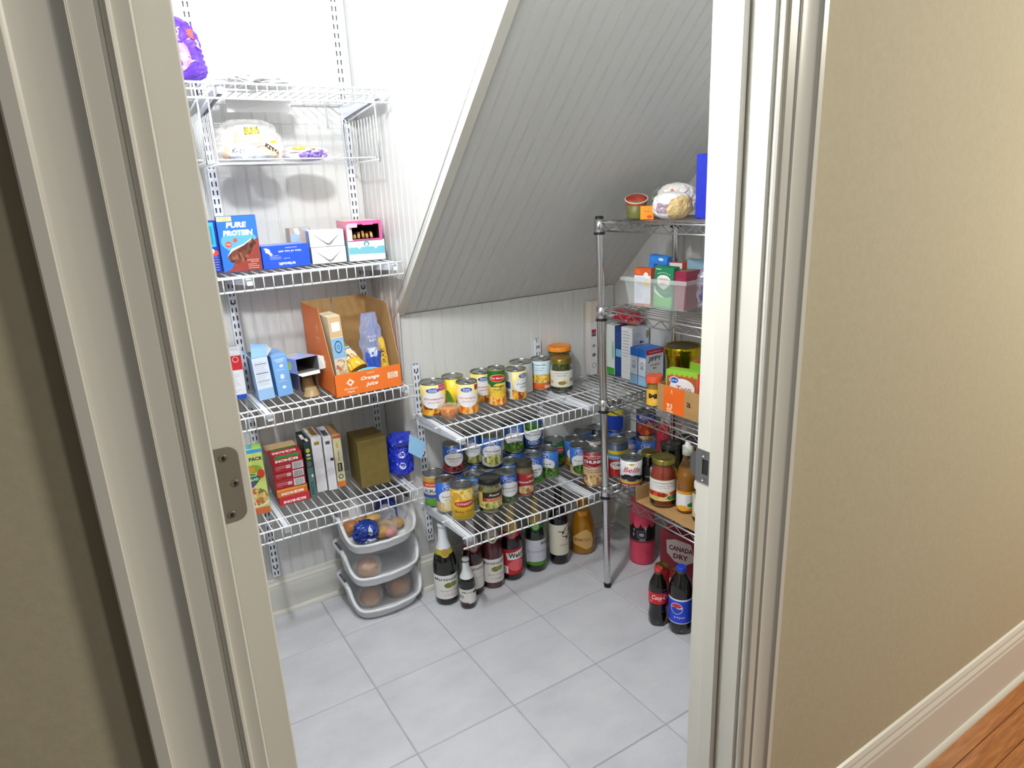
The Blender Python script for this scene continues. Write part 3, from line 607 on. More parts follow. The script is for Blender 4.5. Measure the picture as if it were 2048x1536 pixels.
can('blue can with a dark lid behind the yellow banded can', 1.193, -.404, ZB, .0375, .112, gv(BL, 'Chili|beans', BEANP), '#1f4fb4', .2)
can('blue can with a reddish lid at the right end of the can shelf', 1.210, -.483, ZB, .0385, .115, gv(BL, 'Kidney|beans', BERRY), '#2a62c4', .2)
can('blue can at the right corner with another can stacked on it', 1.197, -.324, ZB, .0375, .112, gv(BL, 'Tuna|chunk', CREAM), '#2a5cb8')
def c_ye(d, W, h): d.rect(-W, h*.60, W, h*.82, '#dccb28'); d.rect(-W, .006, W, h*.60, '#1f3fa8'); d.rect(W*.3, .006, W*.95, h*.9, '#b9bcc2'); d.lines(W*.35, W*.9, h*.1, h*.8, 9, '#6e727c')
can('blue can with a yellow band stacked in the corner behind the chrome post', 1.190, -.326, ZS, .0375, .112, c_ye, '#5d6670', .15)

# ------------------------------------------------------------ bottles on the floor
def bottle(label, x, y, r, h, neckr, shoulder, body, foil=None, foilc=None, decor=None, l0=.1, l1=.42, lbase='#e8e4dc', lw=.55, neckdec=None, yaw=0, name='glass_bottle', cap=None, z=0, body2=None, foilm=None):
    """shoulder: list of (r fraction, z fraction) from body top to neck"""
    t = thing(name, label, 'bottle', (x, y, z), face_cam(x, y)+yaw)
    pr = [(.0001,.004),(r*.5,.003),(r-.006,0),(r-.001,.004),(r,.010)] + [(r*a, h*c) for a, c in shoulder] + [(neckr, h-.012), (neckr+.0015, h-.011), (neckr+.0015, h-.004), (neckr, h), (.0001, h)]
    b = MB(); b.lathe(pr, 30); b.part('glass_body', body, t)
    def rad(z):
        for (r0, z0), (r1, z1) in zip(pr[3:], pr[4:]):
            if z0 <= z <= z1: return r0+(r1-r0)*(z-z0)/max(1e-6, z1-z0)
        return neckr
    if foil:
        z0 = h*foil; b = MB(); n = 14; q = [(rad(z0+(h-z0)*i/n*.97)+.0007, z0+(h-z0)*i/n) for i in range(n)] + [(neckr+.003, h-.006), (neckr+.0025, h+.001), (.0001, h+.0025)]
        b.lathe(q, 24); b.part('foil_wrap', foilm or mat(foilc, .3, coat=.3), t)
    if cap:
        b = MB(); b.lathe([(neckr+.003, h-.018), (neckr+.0035, h-.017), (neckr+.0035, h+.001), (neckr+.002, h+.003), (.0001, h+.003)], 20); b.part('cap', mat(cap, .4), t)
    if decor:
        H = h*(l1-l0); W = PI*r*lw; d = Dec(); d.rect(-W, 0, W, H, lbase); decor(d, W, H); d.build('paper_label', cyl(r+.0001, h*l0), t, du=r*.11)
    if neckdec:
        d = Dec(); z0 = neckdec(d, h); fn = lambda u, v, l: ((rad(v)+.0012+l)*math.sin(u/rad(v)), -(rad(v)+.0012+l)*math.cos(u/rad(v)), v)
        d.build('neck_label', fn, t, du=.006, dv=.008)
    return t
CH = [(1,.46),(.97,.52),(.88,.59),(.72,.66),(.55,.73),(.42,.79)]
def mart(d, W, h): d.text("Martinelli's", 0, h*.84, W*1.25, '#26262a', h=h*.12, shear=.2); d.ell(W*.05, h*.58, W*.20, h*.11, '#6f7a32'); d.ell(W*.25, h*.60, W*.18, h*.10, '#8a9440'); d.text('Sparkling', W*.1, h*.34, W*.9, '#c79aa2', h=h*.09, shear=.3); d.text('Cider', W*.1, h*.18, W*.6, '#cfa6a0', h=h*.09, shear=.3)
def nk(c1, c2, z=.68):
    def f(d, h): d.rect(-.05, h*(z-.04), .05, h*(z+.02), c1); d.ell(0, h*(z-.02), .017, h*.05, c1); d.ell(0, h*(z-.015), .012, h*.038, c2); d.ell(0, h*(z-.015), .008, h*.026, '#7a9a4a')
    return f
DG = mat('#0d1410', .06, coat=.6); DG2 = mat('#2a0e14', .06, coat=.6)
bottle('sparkling cider bottle with a long white foil neck, leftmost of the floor bottles', .390, -.322, .0435, .306, .0135, CH, DG, .70, '#e4e8f2', mart, .09, .40, '#e9e8e4', .62, nk('#a9a23a', '#e06a3a', .69), .1)
def small(d, W, h): d.text('Martini', -.0, h*.8, W*.9, '#33333a', h=h*.1, shear=.2); d.bars(-W*.8, h*.35, -W*.3, h*.6); d.ell(W*.5, h*.75, W*.2, h*.1, '#26301e'); d.rect(-W, 0, 0, h*.1, '#8c2a3a')
bottle('small sparkling cider bottle with white foil, half the height of its neighbours', .435, -.400, .0295, .190, .0105, CH, DG, .62, '#dfe4e6', small, .12, .42, '#e6e4df', .62, None, .1, name='small_glass_bottle')
def w3(d, W, h): d.text("SPARKLER'S", W*.35, h*.84, W*1.1, '#2b2b30', h=h*.11); d.text('Cranberry', W*.3, h*.45, W*.7, '#caa0a6', h=h*.09, shear=.3)
bottle('sparkling juice bottle with a pink and silver neck, behind the small bottle', .4975, -.329, .0405, .298, .0135, CH, DG2, .66, '#c9c6c8', w3, .09, .42, '#e3e0dc', .62, nk('#9c4a62', '#c98a9a', .66), .3)
bottle('rose cider bottle with a beige foil neck and white apple label', .581, -.333, .0415, .295, .0135, CH, mat('#4a1c20', .08, coat=.6), .68, '#bfb2a8', mart, .09, .42, '#e6e3de', .62, nk('#cbbfae', '#a89a8a', .70), .15)
def welch(d, W, h): d.rect(-W, 0, W, h, '#c0202e'); d.ell(W*.2, h*.35, W*.45, h*.22, '#e0626a'); d.poly([(-W*.35, h*.84), (W*.95, h*.98), (W*.95, h*.62), (-W*.25, h*.58)], '#f3f0ee'); d.text("Welch's", W*.3, h*.76, W*1.0, '#22222a', h=h*.20, bold=.03); d.rect(-W*.8, h*.05, -W*.25, h*.33, '#efeeee'); d.bars(-W*.75, h*.07, -W*.3, h*.30)
bottle('sparkling grape juice bottle with a bright red label and gold foil', .668, -.331, .041, .305, .0135, CH, mat('#180a10', .06, coat=.6), .66, '#c9a85c', welch, .09, .44, '#c0202e', .62, nk('#b02a44', '#d8647a', .64), .1)
def welch2(d, W, h): d.poly([(-W, 0), (W, 0), (W, h*.12), (0, h*.16), (-W, h*.08)], '#4f8a24'); d.text("Welch's", W*.55, h*.86, W*.7, '#26262a', h=h*.13, bold=.03); d.text('Sparkling', .0, h*.55, W*1.1, '#9a9aa4', h=h*.14, shear=.4); d.rect(-W*.9, h*.08, -W*.5, h*.4, '#f4f4f4'); d.bars(-W*.86, h*.1, -W*.54, h*.38)
bottle('sparkling juice bottle with a pale label edged in green and gold foil', .775, -.337, .041, .300, .0135, CH, mat('#0c1c12', .06, coat=.6), .66, '#b59a55', welch2, .10, .46, '#c9ccd8', .62, nk('#2c6a3a', '#8ab86a', .66), .1)
def birds(d, W, h):
    for cx, cy, a in ((.1, .78, .3), (.62, .80, -.7), (.35, .60, .2)):
        c, s_ = math.cos(a), math.sin(a)
        def q(pts): return [(W*cx + (x*c-y*s_)*W*.34, h*cy + (x*s_+y*c)*W*.34) for x, y in pts]
        d.poly(q([(-1,.5),(-.2,.12),(0,0),(-.15,-.05),(-.5,.05)]), '#1a1a1e'); d.poly(q([(0,0),(.3,.15),(1,.7),(.45,-.02),(.1,-.12)]), '#1a1a1e'); d.poly(q([(-.12,.1),(.12,.05),(.25,-.75),(0,-.3),(-.35,-.7)]), '#1a1a1e')
    d.text('Cabernet', W*.35, h*.34, W*.9, '#8a8678', h=h*.06, shear=.3)
BDX = [(1,.60),(.98,.645),(.85,.69),(.55,.735),(.38,.77)]
bottle('black wine bottle with a cream label of three flying birds', .878, -.351, .0385, .312, .0135, BDX, mat('#0c0a0e', .06, coat=.6), .72, '#15131a', birds, .14, .56, '#dcd6c2', .55, None, .25)
def mimo(d, W, h): d.text('MIMOSA', 0, h*.5, W*1.2, '#b5703a', h=h*.2)
t = bottle('fat amber mimosa bottle with an orange neck label, beside the chrome post', 1.007, -.338, .050, .285, .0145, [(1,.22),(.98,.30),(.88,.45),(.66,.60),(.42,.74),(.33,.82)], mat('#a06a12', .06, coat=.5), .80, '#c9963a', None)
d = Dec(); W = .052; d.poly([(-W*.95,.070),(-W*.85,.045),(-W*.2,.038),(W*.3,.025),(W*.8,.032),(W*.95,.060),(W*.7,.095),(W*.3,.115),(-W*.1,.108),(-W*.5,.090)], '#d6b06a'); d.text('MIMOSA', 0, .068, W*1.3, '#a5602c', h=.014)
d.build('paper_label', cyl(.0503), t, du=.008)
d = Dec(); d.poly([(-.022,.178),(-.010,.160),(.012,.158),(.022,.176),(.022,.186),(-.022,.186)], '#e0962a'); fn = lambda u, v, l: ((.0335+l)*math.sin(u/.033)*(1+(.172-v)*3), -(.0335+l)*math.cos(u/.033)*(1+(.172-v)*3), v); d.build('neck_label', fn, t, du=.006, dv=.006)
# ------------------------------------------------------------ cartons
def carton(name, label, x, y, z, w, d, h, rz=0, body='#d8d8d8', front=None, left=None, right=None, top=None, cat='box', group=None, rot=None, open_front=0, side=None, topc=None, inner='#8a8378', open_top=0):
    """origin at the front bottom middle; body runs back along +y"""
    R_ = math.radians
    t = thing(name, label, cat, (x, y, z), 0, group, rot=(R_(rot[0]), R_(rot[1]), R_(rz)) if rot else (0, 0, R_(rz)))
    bm_ = mat(body, .42) if isinstance(body, str) else body
    b = MB()
    if open_front or open_top:
        th = .0008
        b.box(-w/2, 0, 0, -w/2+th, d, h); b.box(w/2-th, 0, 0, w/2, d, h); b.box(-w/2+th, 0, 0, w/2-th, d, th)
        b.box(-w/2+th, d-th, th, w/2-th, d, h-th)
        if open_front: b.box(-w/2+th, 0, h-th, w/2-th, d, h)
        else: b.box(-w/2+th, 0, th, w/2-th, th, h)
        b.part('carton_shell', bm_, t)
        i = MB(); e = .0004
        i.add([(-w/2+th+e,.003,th+e),(w/2-th-e,.003,th+e),(w/2-th-e,d-th-e,th+e),(-w/2+th+e,d-th-e,th+e)] + [(-w/2+th+e,.003,h-th-e),(w/2-th-e,.003,h-th-e),(w/2-th-e,d-th-e,h-th-e),(-w/2+th+e,d-th-e,h-th-e)], [(0,1,2,3),(2,3,7,6),(0,3,7,4),(1,2,6,5)] + ([(4,5,6,7)] if open_front else [(0,1,5,4)]))
        i.part('carton_lining', mat(inner, .8), t)
    else:
        b.cbox(-w/2, 0, 0, w/2, d, h, .0009); b.part('carton_body', bm_, t)
        if top is None:   # closed top flaps meet in a seam
            q = Dec(); q.rect(-w/2+.002, d*.5-.0004, w/2-.002, d*.5+.0004, '#5a5650'); q.build('seam', lambda u, v, l: (u, v, h+l), t)
    for nm, f, fn, a in (('front_print', front, lambda u, v, l: (u, -l, v), w), ('left_print', left, lambda u, v, l: (-w/2-l, d-u, v), d), ('right_print', right, lambda u, v, l: (w/2+l, u, v), d), ('top_print', top, lambda u, v, l: (u, v, h+l), w)):
        if f:
            dd = Dec(); f(dd, a, d if nm == 'top_print' else h); dd.build(nm, fn, t)
    return t
def flap(t, pts, m, name='flap', th=.0007):
    P = [Vector(p) for p in pts]; n = (P[1]-P[0]).cross(P[2]-P[0]).normalized()*th; k = len(P); b = MB()
    b.add([p for p in P]+[p+n for p in P], [list(range(k))[::-1], [k+i for i in range(k)]] + [[i, (i+1) % k, k+(i+1) % k, k+i] for i in range(k)]); b.part(name, m, t)
def R(d, W, H, c): d.rect(-W/2+.001, .001, W/2-.001, H-.001, c)
G1, G2, G3, G4 = 1.2402, .8482, .4882, ZU
def g_prot(d, W, h):
    R(d, W, h, '#2a6cc8'); d.ell(0, h*.55, W*.46, h*.20, '#5aa6dc'); d.poly([(W*.05, h*.42), (W/2-.001, h*.60), (W/2-.001, .001), (-W/2+.001, .001), (-W*.3, h*.05)], '#8c3a30')
    d.poly([(-W*.36, h*.28), (-W*.22, h*.42), (W*.12, h*.50), (W*.34, h*.60), (W*.42, h*.50), (W*.30, h*.38), (W*.12, h*.20), (-W*.12, h*.14), (-W*.28, h*.18)], CHOC); d.poly([(-W*.36, h*.28), (-W*.22, h*.42), (W*.12, h*.50), (W*.34, h*.60), (W*.30, h*.56), (W*.10, h*.47), (-W*.2, h*.38)], '#e9e2da')
    d.text('PURE', -W*.02, h*.84, W*.52, '#ffffff', h=h*.10, shear=.15, bold=.045); d.text('PROTEIN', 0, h*.70, W*.76, '#ffffff', h=h*.10, shear=.15, bold=.045)
    d.rect(-W/2+.001, h*.91, -W*.12, h-.001, '#efe08a'); d.text('VALUE PACK', -W*.31, h*.97, W*.30, '#2a4a8a', h=h*.025); d.text('12 BARS', -W*.31, h*.935, W*.2, '#2a4a8a', h=h*.02)
    d.ell(-W*.28, h*.50, W*.085, h*.055, '#d4503c'); d.text('21g', -W*.28, h*.50, W*.10, '#ffffff', h=h*.03); d.ell(-W*.10, h*.57, W*.055, h*.038, '#d4503c')
    d.text('CHOCOLATE', W*.28, h*.20, W*.30, '#f0b9a8', h=h*.025); d.text('DELUXE', W*.32, h*.165, W*.2, '#f0b9a8', h=h*.022); d.lines(W*.14, W*.44, h*.05, h*.12, 3, '#e6a894', th=.0018)
carton('protein_bar_box', 'upright blue protein bar box with a brown chocolate bar picture', -.121, -.214, G1, .106, .06, .157, -6, '#2559b4', g_prot)
def g_tq(d, W, h): R(d, W, h, '#1c3aa8'); d.rect(-W/2, h*.5, W*.42, h*.97, '#38b6d6'); d.rect(W*.20, h*.55, W*.36, h*.9, '#1f93b8'); d.ell(W*.34, h*.38, W*.12, h*.06, '#d4503c'); d.ell(W*.2, h*.42, W*.14, h*.06, '#f0f0f4'); d.lines(W*.3, W*.45, h*.05, h*.3, 6, '#e6e6ec')
carton('snack_box', 'turquoise and dark blue box half hidden by the door edge', -.212, -.170, G1, .082, .10, .146, -6, '#1c3aa8', g_tq)
def g_tri(d, W, h):
    R(d, W, h, '#2350c8'); r = PI; d.text('triscuit', -W*.0, h*.18, W*.36, '#ffffff', h=h*.13, rot=r, bold=.03); d.text('hint of sea salt', W*.08, h*.72, W*.48, '#dfe6ff', h=h*.09, rot=r, bold=.02); d.text('CRACKERS', W*.12, h*.88, W*.25, '#dfe6ff', h=h*.04, rot=r)
    d.poly([(-W*.46, h*.9), (-W*.40, h*.93), (-W*.28, h*.62), (-W*.33, h*.56)], '#e0c48a'); d.ell(-W*.38, h*.78, W*.05, h*.10, '#e9e2d0'); d.lines(-W*.35, -W*.1, h*.42, h*.56, 3, '#cfd8ff'); d.text('non-gmo', 0, h*.42, W*.14, '#dfe6ff', h=h*.04, rot=r)
carton('cracker_box', 'blue cracker box lying on its side with upside down lettering', .003, -.226, G1, .138, .10, .066, 0, '#2350c8', g_tri, top=lambda d, W, h: d.rect(-W*.48, h*.04, W*.48, h*.96, '#7f97dc'))
def g_snow(d, W, h): R(d, W, h, pic(['#c9d3e0','#9fb2c9','#d9c8b6','#b0a09a'], 40)); d.ell(W*.3, h*.5, W*.2, h*.3, '#b7a48c')
carton('small_carton', 'small pale picture box at the back, between the cracker box and white boxes', .082, -.118, G1, .066, .05, .108, 0, '#b8a89a', g_snow)
def g_wb(d, W, h): R(d, W, h, '#efeeec'); d.poly([(-W/2+.001, h-.001), (0, h*.42), (W/2-.001, h-.001)], '#e2e0dd'); d.poly([(-W/2+.001, .001), (0, h*.36), (W/2-.001, .001)], '#dcdad6'); d.rect(-.0006, .001, .0006, h*.4, '#b4b0aa')
for k, (dz, nm) in enumerate(((0, 'lower white box of two, its folded end flaps facing out'), (.0505, 'white box with folded end flaps lying on top of another'))):
    t = carton('folded_end_box', nm, .133, -.222+.004*k, G1+dz, .104, .075, .0495, -8, '#dfe4ea', g_wb, left=lambda d, W, h: d.rect(W*.02, .002, W*.98, h-.002, '#6f9fd8'), right=lambda d, W, h: d.rect(W*.02, .002, W*.9, h-.002, '#9fb6c8'), group='white boxes with folded ends')
    flap(t, [(-.046, -.0005, .044), (.046, -.0005, .044), (.004, -.009-.004*k, .012), (-.004, -.009, .012)], WH)
def g_teal(d, W, h): R(d, W, h, '#e4edf0'); d.poly([(-W/2+.001, h*.35), (W/2-.001, h*.30), (W/2-.001, h*.68), (W*.32, h*.68), (W*.24, h*.56), (W*.18, h*.68), (-W*.14, h*.68), (-W*.2, h*.58), (-W*.26, h*.68), (-W/2+.001, h*.68)], '#6fb0bd'); d.ell(0, h*.82, W*.08, h*.13, '#4f8ea0'); d.ell(0, h*.80, W*.04, h*.08, '#e4edf0')
carton('tissue_carton', 'white and teal box under the open pink box', .245, -.252, G1, .114, .13, .063, -8, '#cfdfe4', g_teal, left=lambda d, W, h: d.rect(W*.02, .002, W*.98, h-.002, '#aac6d6'))
t = carton('open_snack_box', 'pink edged open box with wrapped snack sticks showing inside', .241, -.256, G1+.0635, .108, .165, .058, -8, '#e88aa8', lambda d, W, h: (d.poly([(-W/2, 0), (W/2, 0), (W/2, h), (-W/2, h), (-W/2, h*.06), (-W*.36, h*.06), (-W*.36, h*.82), (W*.42, h*.82), (W*.42, h*.06), (-W/2, h*.06)], '#e2568e'), d.rect(-W/2, 0, -W*.36, h*.82, '#f6eff0')), top=lambda d, W, h: (d.rect(-W*.48, h*.03, W*.48, h*.97, '#f0b2c0'), d.rect(-W*.48, h*.6, W*.2, h*.97, '#e9cf8a')), open_front=1, inner='#4a352a')
for k in range(5):
    b = MB(); x = -.03+.013*k; b.tube([(x, .006+.004*(k % 2), .009), (x+.004, .03, .016+.004*(k % 3)), (x-.006, .1, .02)], .0045, 7); b.part('snack_stick', mat(['#b98a52', '#c9a06a', '#a67840'][k % 3], .6), t)
flap(t, [(-.052, -.001, .052), (-.02, -.001, .052), (-.024, -.012, .040), (-.048, -.012, .040)], mat('#f0a0bc', .5)); flap(t, [(-.01, -.001, .054), (.03, -.001, .054), (.026, -.010, .046), (-.006, -.010, .046)], mat('#e2568e', .5))
# shelf with the orange carton
def g_red(d, W, h): R(d, W, h, '#eeeef2'); d.rect(-W/2+.001, h*.62, W/2-.001, h*.92, '#cf2c34'); d.text('Quaker', -W*.12, h*.84, W*.45, '#ffffff', h=h*.07); d.ell(W*.3, h*.84, W*.10, h*.06, '#e8e4e4'); d.ell(W*.3, h*.84, W*.08, h*.048, '#cf2c34'); d.rect(-W/2+.001, .001, W/2-.001, h*.10, '#2350b4'); d.lines(-W*.42, W*.4, h*.16, h*.56, 12, '#a8aab4'); d.lines(-W*.42, W*.2, h*.68, h*.74, 2, '#f0c0c0')
carton('cereal_box', 'red and white box with small print, leftmost beside the door edge', -.201, -.157, G3+.36, .088, .08, .150, -8, '#d8d8e0', g_red, right=lambda d, W, h: d.rect(.002, .002, W-.002, h-.002, '#2c4c9c'))
def g_b1(d, W, h): R(d, W, h, '#dfe8f4'); d.rect(-W/2+.001, .001, W/2-.001, h*.26, '#9fc3ea'); d.lines(-W*.38, W*.38, h*.36, h*.88, 13, '#8f9cb2'); d.rect(-W*.38, h*.62, W*.38, h*.635, '#33353c'); d.rect(-W*.38, h*.84, W*.38, h*.85, '#33353c'); d.rect(-W*.38, h*.44, W*.38, h*.45, '#33353c')
BLU = mat('#86b4e6', .42)
t = carton('oat_bar_box', 'pale blue box with nutrition panel and its torn top flap open', -.110, -.220, G2, .047, .11, .134, -3, '#8fb8e8', g_b1, left=lambda d, W, h: (d.rect(.002, .002, W-.002, h-.002, '#9cc0ee'), d.ell(W*.5, h*.4, W*.35, h*.2, '#c8dcf4')), rot=(0, -3, 0), open_top=1)
flap(t, [(-.0235, .0, .134), (-.0235, .108, .134), (-.038, .10, .150), (-.038, .01, .148)], BLU); flap(t, [(-.022, .002, .134), (.0235, .002, .134), (.030, .03, .163), (-.012, .035, .172)], BLU); flap(t, [(.0235, .0, .134), (.0235, .108, .134), (.040, .09, .152), (.043, .02, .150)], mat('#e8eef6', .6))
def g_b2(d, W, h):
    R(d, W, h, '#7fb2ea'); d.text('CREAMY', 0, h*.90, W*.7, '#ffffff', h=h*.04); d.text('WHEAT', 0, h*.85, W*.5, '#ffffff', h=h*.035)
    for v in (.74, .50, .46, .22): d.ell(W*(.05 if v > .5 else -.02), h*v, W*.13, h*.04, '#e9f2fc')
    d.lines(-W*.3, W*.3, h*.64, h*.66, 2, '#dcebfb'); d.lines(-W*.3, W*.3, h*.36, h*.39, 2, '#dcebfb')
carton('blue_carton', 'sky blue box with white dots leaning in the middle of the blue boxes', -.0525, -.216, G2, .047, .11, .130, 2, '#7fb2ea', g_b2, right=lambda d, W, h: d.rect(.002, .002, W-.002, h-.002, '#4f6fae'), rot=(0, -3, 0))
t = carton('pod_carton', 'open carton with a tan plastic pod in its mouth', .020, -.225, G2+.002, .058, .10, .066, 4, '#a8a6b8', None, left=lambda d, W, h: d.rect(.002, .002, W-.002, h-.002, '#8d93c0'), open_front=1, inner='#b9a88a')
def cup(label, x, y, z, r, h, m, name='plastic_cup', up=False):
    t = thing(name, label, 'cup', (x, y, z)); b = MB(); b.lathe([(.0001, h), (r*.72, h), (r*.76, h-.002), (r*.95, .004), (r*1.08, .003), (r*1.08, 0), (r*.93, 0), (r*.70, h-.004), (.0001, h-.003)], 24); b.part('cup_shell', m, t)
    b = MB(); b.lathe([(r*.92, .001), (r*.9, .0016), (.0001, .0016)], 24); b.part('foil_seal', mat('#c9b890', .4), t); return t
TAN = mat('#b79a6a', .4); cup('tan pod cup lying upside down inside the mouth of the open carton', .021, -.200, G2+.0045, .023, .040, TAN, 'plastic_pod')
cup('dull tan pod cup on the wires in front of the open carton', .012, -.268, G2, .023, .026, mat('#a38a60', .45), 'plastic_pod')
t = carton('lavender_carton', 'lavender blue carton gaping open, lying on top of the pod carton', .014, -.262, G2+.0735, .074, .125, .046, 12, '#8fa2dc', None, left=lambda d, W, h: (d.rect(.002, .002, W-.002, h-.002, '#7f8ed4'), d.ell(W*.6, h*.5, W*.15, h*.3, '#b9c94a')), top=lambda d, W, h: (d.rect(-W*.48, h*.03, W*.48, h*.97, '#9db0e6'), d.ell(W*.15, h*.2, W*.15, h*.08, '#e0b070'), d.ell(-W*.2, h*.5, W*.2, h*.1, '#c9c2ee'), d.rect(-W*.3, h*.75, W*.3, h*.95, '#e8dc9a')), open_front=1, inner='#6d675e', rot=(-4, 0, 0))
flap(t, [(.037, -.0005, .0), (.037, -.0005, .046), (.052, -.022, .040), (.046, -.022, .004)], mat('#e4e2dc', .7)); flap(t, [(-.038, -.0005, .0), (.036, -.0005, .0), (.030, -.014, -.008), (-.030, -.014, -.008)], mat('#dcdad4', .7))
# orange carton, cut away tray
t = thing('cardboard_tray', 'big orange and brown cut away carton holding snack bags and a tall box', 'carton', (.172, -.350, G2))
OR = mat('#e8762a', .5); W2, DD, HF, HB_ = .108, .268, .070, .262
def panel(pts, out, inn, nm):
    P = [Vector(p) for p in pts]; n = (P[1]-P[0]).cross(P[2]-P[0]).normalized(); k = len(P); b = MB()
    b.add(P + [p - n*.0025 for p in P], [list(range(k)), [k+i for i in range(k)][::-1]] + [[i, k+i, k+(i+1) % k, (i+1) % k] for i in range(k)])
    b.m = [0, 1] + [1]*k; me = bpy.data.meshes.new(nm); me.from_pydata(b.v, [], b.f); me.materials.append(out); me.materials.append(inn); me.polygons.foreach_set('material_index', b.m); link(nm, me, t)
panel([(-W2, 0, 0), (W2, 0, 0), (W2, 0, HF), (-W2, 0, HF)], OR, CARD, 'front_panel')
panel([(-W2, DD, 0), (-W2, 0, 0), (-W2, 0, HF), (-W2, .088, HB_), (-W2, DD, HB_)], OR, CARD, 'side_panel')
panel([(W2, 0, 0), (W2, DD, 0), (W2, DD, HB_), (W2, .085, HB_), (W2, .060, HB_-.012), (W2, 0, HF)], OR, CARD, 'side_panel')
panel([(W2, DD, 0), (-W2, DD, 0), (-W2, DD, HB_+.004), (-.012, DD, HB_+.004), (-.012, DD, HB_-.045), (-.006, DD, HB_-.045), (-.006, DD, HB_+.004), (W2, DD, HB_+.004)], OR, CARD, 'back_panel')
panel([(-W2, 0, .001), (-W2, DD, .001), (W2, DD, .001), (W2, 0, .001)], CARD, CARD, 'bottom_panel')
d = Dec(); W, h = 2*W2, HF; d.rect(-W2+.001, .001, W2-.001, HF-.001, OR)
d.poly([(-.060, .052), (-.047, .040), (-.060, .028), (-.073, .040)], '#f6ece2'); d.poly([(-.060, .046), (-.054, .040), (-.060, .034), (-.066, .040)], '#e8762a'); d.text("Member's", -.060, .021, .042, '#fbe6d2', h=.007); d.text('Mark', -.060, .011, .022, '#fbe6d2', h=.007)
d.text('100%', .008, .060, .022, '#f8dcc0', h=.005); d.text('Orange', .004, .044, .060, '#ffffff', h=.015, shear=.35, bold=.02); d.text('juice', .008, .023, .040, '#ffffff', h=.016, shear=.35, bold=.02)
d.rect(.062, .030, .096, .049, '#f3e2d2'); d.lines(.066, .092, .034, .045, 3, '#e0904a', th=.0025); d.build('front_print', lambda u, v, l: (u, -l, v), t)
d = Dec(); d.poly([(.15, .215), (.158, .200), (.15, .185), (.142, .200)], '#f6c496'); d.poly([(.15, .208), (.154, .200), (.15, .192), (.146, .200)], '#e8762a'); d.text("Member's", .15, .168, .045, '#f8cfa8', h=.008); d.text('Mark', .15, .156, .022, '#f2b07a', h=.007); d.text('Orange', .165, .098, .080, '#f8cfa8', h=.024, shear=.35); d.text('juice', .165, .070, .055, '#f8cfa8', h=.020, shear=.35)
d.build('side_print', lambda u, v, l: (-W2-l, DD-u, v), t)
# snacks inside the orange carton
def g_oat(d, W, h):
    R(d, W, h, '#e8dccb'); d.rect(-W/2+.001, h*.72, W/2-.001, h-.001, '#d9b98c'); d.rect(-W*.3, h*.80, W*.35, h*.92, '#eef0f2'); d.rect(-W/2+.001, h*.44, W/2-.001, h*.71, '#8fbfe4'); d.ell(0, h*.59, W*.30, h*.085, '#1f4f8a'); d.ell(0, h*.59, W*.24, h*.068, '#8fbfe4'); d.text('O', 0, h*.59, W*.24, '#1f4f8a', h=h*.06)
    d.ell(0, h*.30, W*.42, h*.13, pic(['#d9b58a','#efe0c4','#c07a5a'], 120)); d.poly([(-W/2+.001, .001), (W/2-.001, .001), (W/2-.001, h*.10), (-W/2+.001, h*.22)], '#6a2f8a')
carton('oatmeal_box', 'tall narrow beige and light blue box leaning inside the orange carton', .107, -.305, G2+.0075, .040, .080, .236, 4, '#d9c6a8', g_oat, right=lambda d, W, h: d.rect(.002, .002, W-.002, h*.7, '#a9c8e4'), rot=(2, -3, 0))
def blob(name, label, cat, loc, a, b_, H, m, seed=1, amp=.10, prof=None, nu=34, nv=20, flat=True, rz=0, rot=None, part='bag_film', twist=0, bend=0, group=None, freq=9, crease=.5):
    """a soft packet: z 0..H, half widths a (x), b_ (y)"""
    t = thing(name, label, cat, loc, rz, group, rot=rot)
    prof = prof or (lambda q: (1-abs(2*q-1)**3.2)**.5)
    sd = Vector((seed*3.7, seed*1.3, seed*7.1))
    def surf(az, q, off=0):
        p = max(.02, prof(min(1, max(0, q))))
        n1 = noise.noise(Vector((math.sin(az)*1.2, math.cos(az)*1.2, q*2.2))*freq*.35 + sd); n2 = abs(noise.noise(Vector((math.sin(az)*2, math.cos(az)*2, q*3))*freq*.6 + sd*2))
        n3 = noise.noise(Vector((math.sin(az)*3, math.cos(az)*3, q*6))*freq*.55 + sd*3)
        k = p*(1 + amp*n1*1.6 - amp*crease*2*n2 + amp*.55*n3) ; az2 = az + twist*q
        return Vector((a*k*math.sin(az2)*(1+off/a) + bend*q*q*a, -b_*k*math.cos(az2)*(1+off/b_), max(0, H*(q + .06*amp*10*n1*q*(1-q)))))
    b = MB()
    for j in range(nv+1):
        for i in range(nu): b.v.append(tuple(surf(2*PI*i/nu, j/nv)))
    for j in range(nv):
        for i in range(nu): k = (i+1) % nu; b.f.append([j*nu+i, j*nu+k, (j+1)*nu+k, (j+1)*nu+i]); b.m.append(0); b.sm.append(not flat)
    b.f.append(list(range(nu))[::-1]); b.f.append([nv*nu+i for i in range(nu)]); b.m += [0, 0]; b.sm += [False, False]
    b.part(part, m, t); pass
    def wrap(u, v, l): return tuple(surf(u/a, v/H, l+.0016))
    return t, wrap
pouch = lambda q: min(1, .30+ 3.2*q)*(1-.10*q) if q < .86 else (1-.10*q)*(1-(q-.86)/.14*.55)
